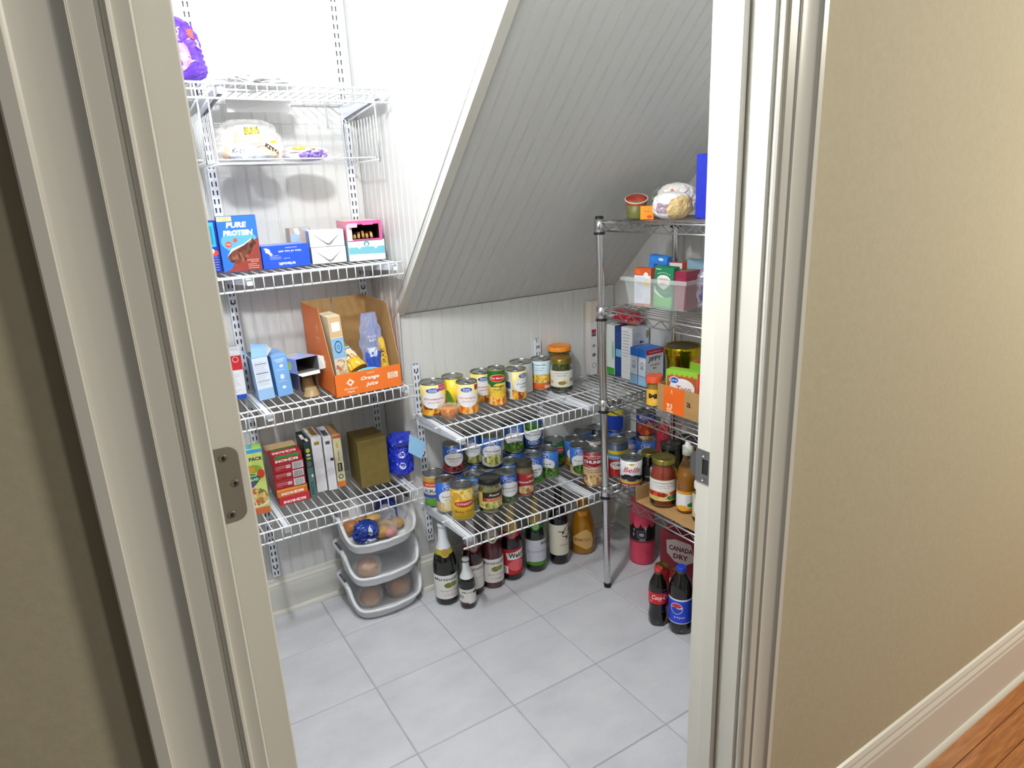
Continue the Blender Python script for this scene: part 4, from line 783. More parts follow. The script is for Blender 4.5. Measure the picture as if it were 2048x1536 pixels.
# yellow nut pouch lying with its mouth open towards the room
t, wr_ = blob('snack_pouch', 'open yellow snack pouch with nut pictures lying in the orange carton', 'pouch', (.133, -.205, G2+.128), .030, .024, .105, mat('#e9b62c', .3, coat=.4), 3, .10, lambda q: .72+.40*q, rot=(math.radians(132), 0, math.radians(24)), nu=40)
d = Dec(); c = PI*.030; d.rect(c-.030, .018, c+.030, .070, '#e6e4e0'); d.ell(c+.008, .052, .020, .020, NUT); d.ell(c-.010, .060, .016, .014, NUT); d.ell(c-.004, .020, .014, .009, '#4f9a34'); d.ell(c+.012, .016, .010, .007, '#3f8a2c'); d.rect(c-.012, .030, c+.014, .035, '#5a6aa8'); d.build('pouch_print', wr_, t, du=.005, dv=.01)
b = MB(); b.lathe([(.0300, .0), (.0315, .003), (.0290, .0035), (.026, -.012), (.018, -.030), (.0001, -.036)], 24); o = b.part('open_mouth', mat('#d9981a', .45), t); o.location = (0, 0, .1055); o.scale = (1.08, .86, 1)
t, wr_ = blob('zip_bag', 'clear zip bag with blue and white printing standing in the orange carton', 'bag', (.226, -.256, G2+.004), .034, .017, .226, mat('#a9b4dc', .15, alpha=.55, coat=.6), 5, .16, lambda q: .55+.5*math.sin(PI*min(1, q*.9+.05)), rz=-.15)
d = Dec(); d.poly([(-.030, .10), (.028, .10), (.030, .02), (-.024, .02)], '#3f5ec4'); d.rect(-.016, .085, .012, .115, '#d9e2f2'); d.text('FOOD', 0, .150, .026, '#e6eaf6', h=.008); d.text('BAG', .0, .139, .018, '#e6eaf6', h=.008); d.rect(.022, .03, .030, .12, '#d8507a'); d.build('bag_print', wr_, t, du=.006, dv=.01)
t, wr_ = blob('candy_bar_bag', 'yellow and black wrapped chocolate bar at the right end of the orange carton', 'wrapper', (.2625, -.268, G2+.03), .013, .007, .120, mat('#e9c24a', .3, coat=.4), 7, .10, lambda q: 1-.3*abs(2*q-1)**6, rot=(0, math.radians(-6), math.radians(-10)))
d = Dec(); d.rect(-.010, .02, .010, .1, '#e9c24a'); d.text('BAR', 0, .06, .05, '#1c1a14', h=.012, rot=PI/2); d.build('wrapper_print', wr_, t, du=.004, dv=.01)
t, wr_ = blob('foil_bag', 'shiny royal blue snack bag tucked at the right rear of the orange carton', 'bag', (.258, -.195, G2+.004), .016, .020, .185, mat('#2340c0', .25, coat=.5), 9, .16, rz=.2)
t, wr_ = blob('purple_wrapper', 'purple and white wrapper lying low at the front of the orange carton', 'wrapper', (.112, -.332, G2+.006), .020, .010, .060, mat('#5a3aa8', .25, coat=.5), 11, .2, rot=(0, math.radians(20), 0))
t, wr_ = blob('teal_wrapper', 'light blue crinkled wrapper low behind the front panel of the orange carton', 'wrapper', (.180, -.328, G2+.006), .045, .012, .066, mat('#58b4d8', .25, coat=.5), 12, .2)
# lowest shelf
def g_pack(d, W, h):
    R(d, W, h, '#cfdc7a'); d.rect(-W/2+.001, h*.94, W/2-.001, h-.001, '#4aa0d8'); d.text('PACK', W*.20, h*.85, W*.58, '#22304a', h=h*.055, bold=.04); d.ell(0, h*.70, W*.4, h*.06, '#8ab83c'); d.ell(-W*.1, h*.70, W*.2, h*.05, '#e9a23a'); d.ell(W*.32, h*.62, W*.16, h*.07, '#d8402c')
    d.poly([(-W*.42, h*.66), (W*.1, h*.62), (W*.30, h*.56), (W*.10, h*.48), (-W*.42, h*.50)], '#2f7a44'); d.text('Suddenly', -W*.1, h*.60, W*.5, '#ffffff', h=h*.03, shear=.3); d.text('SALAD', -.004, h*.545, W*.5, '#ffffff', h=h*.04, bold=.04); d.poly([(-W*.45, h*.50), (W*.1, h*.48), (-W*.2, h*.40), (-W*.45, h*.42)], '#7a3a9c')
    d.rect(-W/2+.001, h*.44, -W*.2, h*.47, '#7fbf4a'); d.ell(0, h*.17, W*.49, h*.055, '#efe2d2'); d.ell(0, h*.27, W*.48, h*.135, PASTA); d.rect(-W/2+.001, .001, W/2-.001, h*.10, '#cf6a3a')
carton('pasta_salad_box', 'tall lime green pasta salad box beside the hinge, with the word PACK', -.188, -.232, G3, .068, .05, .217, -8, '#b9cf5e', g_pack, top=lambda d, W, h: (d.rect(-W*.48, h*.05, W*.48, h*.95, '#9acb5e'), d.rect(-W*.35, h*.2, W*.1, h*.7, '#4aa6e8')))
def g_rice(kind):
    def f(d, W, h):
        R(d, W, h, {'g': '#b4222e', 'b': '#a8202c', 'o': '#d9732c', 'r': '#c42a36'}[kind])
        if kind == 'b': d.rect(W*.12, h*.1, W*.46, h*.92, '#e9eaee'); d.bars(W*.15, h*.15, W*.43, h*.85, n=18); d.lines(-W*.42, W*.02, h*.5, h*.7, 2, '#e8b0b0', th=.0016); d.lines(-W*.42, -W*.2, h*.25, h*.3, 1, '#d08a8a', th=.0012); d.rect(-W*.08, h*.35, W*.06, h*.75, '#d9c2c2')
        else:
            if kind == 'g': d.poly([(-W*.4, h*.62), (-W*.34, h*.98), (W*.40, h*.98), (W*.46, h*.62)], '#2f8a3c')
            d.text('RICE•RONI', 0, h*.34, W*.72, '#ffffff', h=h*.32, rot=PI, bold=.04)
            if kind == 'o': d.rect(-W/2+.001, h*.7, W/2-.001, h*.98, '#e89a3a')
    return f
for k, kd in enumerate('robbbg'):
    nm = ['red rice mix box at the very bottom of the stack', 'orange striped rice mix box, second from the bottom of its stack', 'red rice mix box with a barcode, just above the orange striped one', 'middle one of three barcoded red rice mix boxes', 'uppermost of the three barcoded red rice mix boxes', 'green and red rice mix box on top of its stack'][k]
    carton('rice_mix_box', nm, -.079+[.006, .002, -.001, 0, .001, -.002][k], -.219+.0015*(k % 2), G3+.0003+k*.0283, .098, .125, .028, -2+[0, 1, -1, 0, 1, 0][k], '#b01f2c', g_rice(kd), left=lambda d, W, h: d.rect(.002, .002, W-.002, h-.002, '#5a3a3a'), top=(lambda d, W, h: (d.rect(-W*.49, h*.01, W*.49, h*.99, '#c9a878'), d.rect(-W*.49, h*.01, W*.49, h*.55, '#b4222e'), d.rect(-W*.35, h*.42, W*.42, h*.55, '#2f8a3c'), d.text('RICE•RONI', 0, h*.22, W*.75, '#ffffff', h=h*.16, rot=PI, bold=.03))) if k == 5 else None, group='stack of rice mix boxes')
def g_dk(d, W, h): R(d, W, h, '#1f3a34'); d.rect(-W/2+.001, .001, W/2-.001, h*.55, '#4f7470'); d.text('PASTA', .0, h*.18, h*.24, '#1d2c2a', h=W*.5, rot=PI/2); d.ell(0, h*.86, W*.3, h*.04, '#c9b43a'); d.ell(0, h*.78, W*.3, h*.02, '#d8dcd0'); d.rect(-W*.3, h*.70, W*.3, h*.74, '#a9b83a'); d.lines(-W*.35, W*.35, h*.58, h*.66, 4, '#c8d0c8'); d.ell(W*.2, h*.40, W*.15, h*.03, '#e9e2d0')
carton('thin_dark_box', 'thin dark green box with a black and white top next to the rice mix stack', -.0115, -.218, G3, .0215, .13, .192, -4, '#22302c', g_dk, top=lambda d, W, h: (d.rect(-W*.48, h*.02, W*.48, h*.98, '#1c1e20'), d.rect(-W*.4, h*.3, W*.1, h*.7, '#e8e8e4'), d.rect(0, h*.1, W*.4, h*.35, '#e8e8e4')))
def g_w(c, tag_c):
    def f(d, W, h): R(d, W, h, '#e8e6ea'); d.rect(-W*.25, h*.86, W*.25, h*.92, tag_c); d.lines(-W*.35, W*.35, h*.30, h*.80, 16, '#b9b4be'); d.lines(-W*.3, W*.3, h*.04, h*.24, 6, '#c9c2c9'); d.rect(W*.1, h*.55, W*.45, h*.60, c)
    return f
carton('white_pasta_box', 'thin white box with a gold square near its top edge', .026, -.191, G3, .034, .12, .194, -3, '#e2dfe2', g_w('#e2dfe2', '#a98a3a'), top=lambda d, W, h: (d.rect(-W*.48, h*.02, W*.48, h*.98, '#e8e4dc'), d.rect(-W*.2, h*.2, W*.3, h*.9, '#b98a3a')))
carton('white_pasta_box', 'thin white box with a dark tag, second white one from the left', .0595, -.201, G3, .028, .12, .191, -6, '#dedade', g_w('#2a1a1e', '#5a5660'), top=lambda d, W, h: (d.rect(-W*.48, h*.02, W*.48, h*.98, '#d9d6da'), d.rect(-W*.3, h*.1, W*.3, h*.6, '#5a5660')))
def g_bg(d, W, h): R(d, W, h, '#d9d2ae'); d.rect(-W/2+.001, h*.93, W/2-.001, h-.001, '#c8683a'); d.rect(-W/2+.001, .001, W/2-.001, h*.11, '#dd7a2c'); d.ell(-.002, h*.80, W*.14, h*.05, '#c9b83a'); d.text('Penne Rigate', 0, h*.60, h*.20, '#6a6242', h=W*.22, rot=PI/2); d.rect(-W*.25, h*.30, W*.28, h*.46, '#23201c'); d.text('pasta', 0, h*.38, h*.12, '#e8e2c8', h=W*.26, rot=PI/2); d.ell(0, h*.20, W*.3, h*.045, '#23201c'); d.ell(0, h*.20, W*.2, h*.03, '#d9d2ae')
carton('beige_pasta_box', 'thin beige box with orange ends and a black emblem', .093, -.193, G3, .028, .12, .188, -6, '#d2c9a2', g_bg, top=lambda d, W, h: d.rect(-W*.48, h*.02, W*.48, h*.98, '#b98a5a'))
GOLDB = speck('#6c5b28', '#7a6830', 40, .5, .05, name='gold_board')
carton('gold_box', 'plain dull gold box with no print', .191, -.257, G3, .100, .125, .166, -3, GOLDB, None, top=lambda d, W, h: d.rect(-W*.49, h*.01, W*.49, h*.5, mat('#6b5a2a', .5)))
t, wr_ = blob('pasta_bag', 'royal blue crinkled bag with two round white seals, folded open at the top', 'bag', (.300, -.216, G3), .046, .052, .150, mat('#1f35c4', .28, coat=.45), 21, .09, lambda q: (1-abs(2*q-1)**9)**.5*(1.02-.06*q), rz=-.15, nu=48, nv=26)
d = Dec()
for v in (.088, .048): d.ell(-.004, v, .0115, .0115, '#e8ecf8'); d.ell(-.004, v, .0095, .0095, '#1f35c4'); d.text('SEAL', -.004, v+.001, .014, '#ffffff', h=.005); d.rect(-.010, v+.010, .002, v+.0125, '#ffffff'); d.rect(-.011, v-.008, .003, v-.0055, '#ffffff')
d.build('bag_print', wr_, t, du=.006, dv=.006)
flap(t, [(-.030, -.052, .128), (.030, -.055, .126), (.040, -.020, .158), (-.024, -.010, .162)], mat('#2338b8', .3, coat=.4)); flap(t, [(-.026, -.0535, .122), (.026, -.0565, .120), (.024, -.064, .140), (-.020, -.060, .136)], mat('#1b2ca0', .3, coat=.4))
t = thing('blue_note', 'small light blue paper slip hanging beside the blue bag at the wall standard', 'paper', (.337, -.288, .603)); flap(t, [(-.020, .008, .047), (.034, -.002, .006), (.010, -.008, -.046), (-.032, .002, -.014)], mat('#8fc0e4', .6), 'paper_sheet', .0004)

# ------------------------------------------------------------ top shelf and hanging baskets
Z1 = 1.7334
t, wr_ = blob('snack_bag', 'purple crinkled snack bag at the left end of the highest wire shelf', 'bag', (-.222, -.245, Z1), .088, .055, .165, mat('#5a2fb0', .25, coat=.5), 31, .12, lambda q: (1-abs(2*q-1)**4)**.5*(1-.35*q), nu=44, nv=26)
d = Dec(); d.ell(.0, .07, .045, .05, '#b478c8'); d.ell(.0, .07, .040, .045, '#c98ad0'); d.ell(.075, .115, .016, .014, '#e0503c'); d.ell(.098, .095, .010, .012, '#f0c8b8'); d.text('CHIPS', 0, .12, .06, '#ffffff', h=.016); d.build('bag_print', wr_, t, du=.008, dv=.01)
t, wr_ = blob('flat_plastic_bag', 'flat crumpled white plastic bag lying on the highest wire shelf', 'bag', (-.025, -.235, Z1), .100, .10, .030, mat('#f2f3f5', .3, coat=.3), 33, .25, lambda q: (1-q**3)**.5 if q > .05 else .9, nu=48, nv=12, freq=16)
t = thing('white_paper_sheet', 'white folded sheet sticking out between the wires over the hanging basket', 'paper', (.03, -.20, Z1-.055)); flap(t, [(-.12, .04, .0), (.05, .02, .0), (.06, .02, .038), (-.12, .05, .038)], mat('#ebebee', .6), 'paper_sheet', .0006)
def snap(x): return -.548+.0262*(math.floor((x+.548)/.0262)+.5)
def basket(label, x0, x1):
    x0, x1 = snap(x0), snap(x1)
    t = thing('hanging_wire_basket', label, 'basket', (x0, 0, 1.530), 0, 'under shelf wire baskets'); L = x1-x0; yf, yb, H, Hb = -.345, -.065, .158, .128; r = .0021; e = .006
    for pts in ([(0, yf, H), (0, yf-.004, 0), (L, yf-.004, 0), (L, yf, H)], [(0, yf, .006), (0, yb, .006)], [(L, yf, .006), (L, yb, .006)], [(0, yb, .004), (0, yb, Hb), (L, yb, Hb), (L, yb, .004)], [(e, yf+.012, .012), (L-e, yf+.012, .012)], [(0, yf, H), (0, yb, Hb)], [(L, yf, H), (L, yb, Hb)]):
        b = MB(); b.tube(pts, r, 6); b.part('frame_wire', WIRE, t)
    b = MB(); b.tube([(0, 0, Hb), (0, 0, .006), (L, 0, .006), (L, 0, Hb)], .0013, 5); me = b.mesh('basket_wire', WIRE); n = 11
    for i in range(n):
        y = yf+.02+(yb-yf-.03)*i/(n-1); z = 0; o = link('basket_wire', me, t); o.location = (0, y, 0)
    for x in (.0524, L-.0524):
        b = MB(); b.tube([(x, yb, Hb), (x, yb, .199), (x, yb-.10, .201)], .0022, 6); b.part('hook', WIRE, t)
        b = MB(); b.tube([(x, yf, .004), (x, yf, .19), (x, yf+.03, .201)], .0022, 6); 
    for x in (0, L):
        b = MB(); b.tube([(x, yf, H), (x, yf+.01, .199), (x, yf+.12, .201)], .0022, 6); b.part('hook', WIRE, t)
    return t
basket('right hanging wire basket below the top shelf, with the bun bag', -.165, .268)
basket('left hanging wire basket cut off by the door edge, under the purple bag', -.53, -.195)
ZK = 1.5385
def bun(x, y, z, r, h, label):
    t = thing('bread_bun', label, 'bun', (x, y, z)); b = MB(); b.lathe([(.0001, 0), (r*.85, .001), (r, h*.2), (r*.97, h*.5), (r*.75, h*.84), (r*.4, h*.98), (.0001, h)], 22); b.part('crust', speck('#c98f4c', '#e3bd84', 12, .6, name='bun_crust'), t); return t
bun(-.093, -.215, ZK+.008, .038, .040, 'lower left bread bun inside the printed bun bag'); bun(-.014, -.215, ZK+.008, .036, .040, 'lower right bread bun inside the printed bun bag'); bun(-.055, -.215, ZK+.0490, .042, .040, 'upper bread bun inside the printed bun bag')
t, wr_ = blob('bun_bag', 'clear bread bag of buns with white and yellow printing in the hanging basket', 'bag', (-.055, -.215, ZK), .096, .068, .118, mat('#ffffff', .12, alpha=.30, coat=.6), 41, .04, lambda q: (1-abs(2*q-1)**9)**.5*(1.04-.40*q*q), nu=44, nv=22)
d = Dec(); d.poly([(-.075, .004), (-.070, .046), (-.03, .052), (.0, .040), (.02, .020), (.06, .012), (.06, .002)], '#dfe4ee'); d.text('Keto', -.045, .03, .035, '#2a3a5a', h=.014, shear=.2); d.text('KETO', .048, .034, .044, '#1a1a1c', h=.012, rot=-.5, bold=.04); d.text('BUNS', -.002, .082, .044, '#e8c81e', h=.018, bold=.08, rot=.05); d.text('BUNS', -.002, .082, .044, '#1c1a10', h=.018, bold=.0, rot=.05); d.rect(.05, .05, .07, .056, '#d8b81e'); d.build('bag_print', wr_, t, du=.007, dv=.008)
t, wr_ = blob('bagel_bag', 'small bread bag with purple and yellow printing at the right of the hanging basket', 'bag', (.098, -.215, ZK), .066, .050, .046, mat('#e9dfe4', .2, alpha=.75, coat=.5), 43, .12, nu=40, nv=16)
d = Dec(); d.poly([(-.03, .002), (.065, .004), (.06, .030), (.02, .034), (-.03, .022)], '#8a6fc0'); d.text('muffins', .02, .016, .05, '#4a3a7a', h=.008); d.ell(-.03, .038, .022, .006, '#c9a62a'); d.ell(.012, .040, .016, .006, '#d9a86a'); d.build('bag_print', wr_, t, du=.007, dv=.006)
t, wr_ = blob('bread_bag', 'clear crinkled bread bag with red lettering in the left hanging basket', 'bag', (-.288, -.215, ZK), .078, .055, .070, mat('#eee6e2', .15, alpha=.6, coat=.6), 45, .14, nu=40, nv=18)
d = Dec(); d.text('BAKERY', .045, .040, .05, '#c8443c', h=.007); d.rect(.02, .028, .07, .031, '#d88a80'); d.build('bag_print', wr_, t, du=.007, dv=.008)

# ------------------------------------------------------------ stacking bins
PL = mat('#eceef1', .35, coat=.15)
def binn(label, z, group='white stacking bins'):
    t = thing('stacking_bin', label, 'bin', (.194, -.175, z), 0, group); N = 64
    def plan(a, s=1.0, z_=0):
        c, q = math.sin(a), -math.cos(a); ex = .38; x = math.copysign(abs(c)**ex, c); y = math.copysign(abs(q)**ex, q)
        w_ = .128*s; X = w_*x; Y = .100*s*y if y > 0 else (.098+.028*math.cos(min(1, abs(X/.128))*PI/2))*s*y
        return X, Y
    def rim(a):
        X, Y = plan(a); k = (Y+.105)/.075; k = max(0, min(1, k)); return .042 + .074*(k*k*(3-2*k))
    b = MB(); rows = [(.80, lambda r: .0), (.84, lambda r: .0), (.88, lambda r: .006), (.97, lambda r: r-.004), (1.06, lambda r: r-.006), (1.065, lambda r: r+.001), (1.03, lambda r: r+.004), (.975, lambda r: r+.001), (.955, lambda r: r-.008), (.865, lambda r: .009), (.80, lambda r: .004)]
    for s, f in rows:
        for i in range(N):
            a = 2*PI*i/N; X, Y = plan(a, s); b.v.append((X, Y, f(rim(a))))
    for j in range(len(rows)-1):
        for i in range(N): k = (i+1) % N; b.f.append([j*N+i, j*N+k, (j+1)*N+k, (j+1)*N+i]); b.m.append(0); b.sm.append(True)
    b.f.append([i for i in range(N)][::-1]); e = (len(rows)-1)*N; b.f.append([e+i for i in range(N)]); b.m += [0, 0]; b.sm += [False, False]
    b.part('tub', PL, t)
    for sx in (-1, 1):
        b = MB(); b.cbox(sx*.131-.006, -.030, .104, sx*.131+.006, .070, .1215, .002); b.part('side_rail', PL, t)
        b = MB(); b.cbox(sx*.131-.004, -.012, .1216, sx*.131+.004, .052, .1255, .001)
        for k in range(4): b.cbox(sx*.131-.0045, -.008+.015*k, .1256, sx*.131+.0045, .001+.015*k, .1275, .0005)
        b.part('grey_clip', mat('#5d6067', .5), t)
    return t
binn('bottom bin of the white stacking set, standing on the tile with two onion bags', 0.001)
binn('middle bin of the white stacking set, holding one bagged onion', .1290)
binn('top bin of the white stacking set, filled with potatoes and blue bags', .2570)
def onion(label, x, y, z, r, c='#b5713c', nm='onion', st=(1, 1, .9), cat='onion', seed=1):
    t = thing(nm, label, cat, (x, y, z)); b = MB(); nu, nv = 24, 16
    for j in range(nv+1):
        q = PI*j/nv
        for i in range(nu):
            a = 2*PI*i/nu; n = noise.noise(Vector((math.sin(a), math.cos(a), q))*1.6 + Vector((seed*5., 0, 0))); k = r*(1+.10*n)
            b.v.append((k*math.sin(q)*math.sin(a)*st[0], k*math.sin(q)*math.cos(a)*st[1], r*st[2]*(1-math.cos(q)) + (r*.12 if j == nv and nm == 'onion' else 0)))
    for j in range(nv):
        for i in range(nu): k = (i+1) % nu; b.f.append([j*nu+i, j*nu+k, (j+1)*nu+k, (j+1)*nu+i]); b.m.append(0); b.sm.append(True)
    b.part('skin', speck(c, {'onion': '#cf9560', 'potato': '#d3ad72'}.get(nm, '#d8a0a0'), 9, .45, .1, (1, 1, 3 if nm != 'onion' else .5), name='skin_'+nm), t); return t
def film(label, x, y, z, a, b_, H, seed, rz=0, tw=.35):
    return blob('produce_bag', label, 'bag', (x, y, z), a, b_, H, FILM, seed, .07, lambda q: (1-abs(2*q/1.0-1)**4)**.5 if q < .62 else max(.14, (1-abs(1.24-1)**4)**.5*(1-(q-.62)/.38*.86)), rz=rz, nu=36, nv=22, twist=tw)
onion('onion in the left bag of the bottom stacking bin', .142, -.198, .0115, .037, '#a8673a', seed=2); onion('onion in the right bag of the bottom stacking bin', .252, -.198, .0115, .036, '#b5713c', seed=3)
film('left clear produce bag with an onion in the bottom stacking bin', .142, -.198, .0105, .047, .047, .100, 51); film('right clear produce bag with an onion in the bottom stacking bin', .252, -.198, .0105, .047, .047, .100, 52)
onion('onion alone in its bag in the middle stacking bin', .140, -.215, .139, .037, '#c07a42', seed=4); film('clear produce bag around the onion in the middle stacking bin', .140, -.215, .138, .050, .048, .090, 53)
zt = .267
t, wr_ = blob('frozen_snack_bag', 'blue and silver crinkled bag slumped at the left front of the top bin', 'bag', (.136, -.214, zt+.006), .047, .038, .082, mat('#22409c', .22, coat=.6), 61, .16, rz=.3, rot=(math.radians(14), math.radians(10), .3), nu=40, nv=22)
d = Dec(); d.poly([(-.03, .02), (-.01, .035), (.02, .03), (.035, .012), (.0, .010)], '#dfe4ee'); d.poly([(-.02, .075), (-.005, .08), (.0, .055), (-.015, .05)], '#c8d2ec'); d.ell(.02, .055, .012, .008, '#3f62c4'); d.ell(-.012, .058, .006, .006, '#d9c23a'); d.build('bag_print', wr_, t, du=.006, dv=.007)
t, wr_ = blob('blue_potato_bag', 'dark blue bag with a yellow edge standing at the right rear of the top bin', 'bag', (.262, -.125, zt+.006), .036, .030, .105, mat('#1d34a0', .25, coat=.5), 63, .12, rz=-.4)
d = Dec(); d.rect(-.03, .010, .03, .018, '#d8c832'); d.build('bag_print', wr_, t, du=.006, dv=.006)
k = 0
for x, y, z, r, nm, lab, c in ((.207, -.218, zt+.003, .024, 'potato', 'yellow potato at the front middle of the top bin', '#b98a3c'), (.168, -.160, zt+.003, .027, 'potato', 'yellow potato right behind the front potato of the top bin', '#b5863a'), (.232, -.170, zt+.003, .023, 'potato', 'yellow potato under the blue bag edge in the top bin', '#c2933e'), (.275, -.185, zt+.003, .023, 'potato', 'yellow potato at the right side of the top bin', '#bf8f3a'),
        (.190, -.185, zt+.046, .023, 'potato', 'yellow potato heaped highest in the middle of the top bin', '#c59a48'), (.122, -.128, zt+.004, .029, 'onion', 'brown onion at the left rear of the top bin', '#b06a34'), (.168, -.118, zt+.008, .027, 'onion', 'onion behind the potatoes of the top bin', '#b8794a'), (.232, -.232, zt+.003, .021, 'shallot', 'pinkish wrapped shallot at the right front of the top bin', '#c98a86')):
    k += 1; onion(lab, x, y, z, r, c, nm, (1.15, 1, .85) if nm != 'onion' else (1, 1, .9), 'vegetable' if nm != 'onion' else 'onion', k+7)
t, wr_ = blob('potato_film_bag', 'clear wrinkled bag lying over the potatoes at the front of the top bin', 'bag', (.236, -.195, zt+.001), .044, .046, .112, FILM, 65, .14, lambda q: (1-abs(2*q-1)**4)**.5*(1.05-.5*q), nu=40, nv=20)

# ------------------------------------------------------------ boxes at the right end of the upper can shelf
def g_strip(d, W, h): R(d, W, h, '#d9d5d4'); d.rect(-W*.3, h*.78, W*.3, h*.86, '#a02c3c'); d.rect(-W*.3, h*.73, W*.3, h*.775, '#4a4a52'); d.ell(0, h*.55, W*.22, h*.03, '#8a8684'); d.ell(0, h*.38, W*.26, h*.035, '#6d6866'); d.ell(0, h*.18, W*.28, h*.05, '#8a8684'); d.ell(0, h*.18, W*.2, h*.04, '#d9d5d4')
carton('tall_white_box', 'tall white box with grey symbols standing close behind the chrome post', 1.137, -.262, G4, .036, .030, .215, 0, '#cfcac6', g_strip)
carton('small_flat_box', 'small beige carton on top of the tall white box by the chrome post', 1.150, -.262, G4+.2155, .055, .034, .080, 0, '#cfc6b8', lambda d, W, h: (R(d, W, h, '#d6cdbf'), d.rect(W*.1, h*.05, W*.46, h*.9, '#e6e2d8'), d.rect(W*.18, h*.62, W*.24, h*.74, '#4a4640')))
def side_box(name, label, xs, y0, y1, h, body, leftf, x1=1.27, front=None, z=G4, topf=None):
    return carton(name, label, (xs+x1)/2, y0, z, x1-xs, y1-y0, h, 0, body, front, left=leftf, top=topf)
side_box('green_white_box', 'white and green box, its narrow side showing right of the chrome post', 1.192, -.322, -.274, .200, '#d5ddd8', lambda d, W, h: (d.rect(.001, .001, W-.001, h-.001, '#dfe6e2'), d.rect(.001, .001, W-.001, h*.14, '#3fa83c'), d.ell(W*.8, h*.5, W*.15, h*.2, '#9cc8a0')))
side_box('navy_box', 'navy blue box with a light blue square on its narrow side', 1.192, -.368, -.3235, .200, '#1f3a78', lambda d, W, h: (d.rect(.001, .001, W-.001, h-.001, '#1f3c80'), d.rect(W*.15, h*.40, W*.85, h*.55, '#7fb8dc'), d.lines(W*.15, W*.8, h*.60, h*.88, 10, '#5a78b0'), d.lines(W*.15, W*.8, h*.08, h*.34, 7, '#4a6aa8')))
side_box('white_cereal_box', 'white box with red small print behind the blue muffin mix boxes', 1.185, -.432, -.3695, .205, '#dcdfe4', lambda d, W, h: (d.rect(.001, .001, W-.001, h-.001, '#e0e0e2'), d.lines(W*.15, W*.8, h*.45, h*.92, 9, '#7a7a82', th=.002), d.lines(W*.2, W*.7, h*.15, h*.35, 4, '#b8a88a')), front=lambda d, W, h: (R(d, W, h, '#dfe2ea'), d.lines(-W*.4, W*.1, h*.84, h*.88, 2, '#c88a94'), d.ell(0, h*.72, W*.06, h*.025, '#2a2c34'), d.ell(W*.12, h*.72, W*.06, h*.018, '#4a4c54'), d.lines(-W*.42, -W*.2, h*.64, h*.76, 4, '#8a90a0'), d.lines(-W*.4, 0, h*.54, h*.58, 2, '#b87a84'), d.ell(W*.4, h*.85, W*.09, h*.08, '#8f9a5a')))
def g_jf(d, W, h):
    R(d, W, h, '#e6e6ea'); d.rect(-W/2+.001, h*.86, W/2-.001, h-.001, '#c22c40'); d.text('"corn muffin mix"', W*.0, h*.93, W*.7, '#f2d8dc', h=h*.04); d.text('JIFFY', 0, h*.72, W*.78, '#24386e', h=h*.16, bold=.03, shear=.1); d.text('CORN MUFFIN', 0, h*.57, W*.6, '#9a4a5a', h=h*.045); d.text('MIX', 0, h*.48, W*.2, '#6a4a5a', h=h*.05)
    d.ell(W*.22, h*.16, W*.28, h*.16, '#b9a83a'); d.ell(W*.25, h*.2, W*.2, h*.1, '#d6c65a')
def g_js(d, W, h): d.rect(.001, .001, W-.001, h-.001, '#dfe8f2'); d.rect(.001, h*.78, W-.001, h-.001, '#2a6cc8'); d.lines(W*.2, W*.85, h*.74, h*.755, 1, '#c88a94'); d.ell(W*.5, h*.58, W*.2, h*.07, '#5a6a80'); d.ell(W*.5, h*.58, W*.16, h*.055, '#e4dcd4'); d.ell(W*.5, h*.48, W*.22, h*.04, '#8fb0d0'); d.rect(.001, .001, W-.001, h*.26, '#9fc8ea'); d.rect(.001, h*.26, W-.001, h*.275, '#3f5a8a')
for k, (y0, y1, nm) in enumerate(((-.4815, -.4395, 'rear of the two blue corn muffin mix boxes'), (-.5255, -.4835, 'front blue corn muffin mix box with its name showing'))):
    side_box('muffin_mix_box', nm, 1.168, y0, y1, .140, '#2f74cc', g_js, 1.256, g_jf if k else None, topf=lambda d, W, h: d.rect(-W*.49, h*.02, W*.49, h*.98, '#3a7cd4'))
t, wr_ = blob('candy_bag', 'red and orange crinkled bag lying on the white boxes under the rack shelf', 'bag', (1.230, -.350, G4+.206), .036, .075, .060, mat('#b8283a', .25, coat=.5), 71, .14, nu=40, nv=14)
d = Dec(); d.rect(-.03, .008, .0, .02, '#d98a3a'); d.ell(.0, .02, .02, .01, '#e05a6a'); d.build('bag_print', wr_, t, du=.006, dv=.006)

# ------------------------------------------------------------ things on the chrome rack
ZR1, ZR2, ZR3, ZR4 = .4062, .7302, 1.0502, 1.3282
# lowest rack shelf: cardboard tray and jars
t = thing('cardboard_sheet', 'brown cardboard tray with a low back wall under the sauce jars', 'cardboard', (1.03, -.98, ZR1)); b = MB(); b.box(-.118, -.215, 0, .165, .222, .0025); b.part('base_sheet', CARD, t)
b = MB(); b.box(-.118, .222, 0, .165, .2245, .052); b.part('back_wall', CARD, t)
ZT = ZR1+.003
def c_ol(d, W, h): d.ell(0, h*.86, W*.07, h*.03, '#e0b83a'); d.poly([(-W*.14, h*.86), (W*.14, h*.86), (0, h*.82)], '#e0b83a'); d.text('Bells', 0, h*.66, W*.52, '#c8384a', h=h*.18, shear=.35); d.ell(-W*.12, h*.42, W*.14, h*.08, '#17181e'); d.ell(W*.12, h*.40, W*.14, h*.08, '#1d1e26'); d.ell(-W*.26, h*.36, W*.12, h*.07, '#22232c'); d.ell(W*.28, h*.36, W*.12, h*.07, '#15161c'); d.ell(0, h*.34, W*.15, h*.085, '#2a2c38'); d.rect(-W, .006, W, h*.17, '#7a2448'); d.rect(-W, h*.17, W, h*.26, '#d8a62c'); d.text('RIPE OLIVES', 0, h*.10, W*.62, '#f0e4ea', h=h*.06)
can('white olive can with red script and black olives, front of the lowest rack shelf', .990, -.645, ZR1, .0385, .107, c_ol, '#e9e9ea', .05, True)
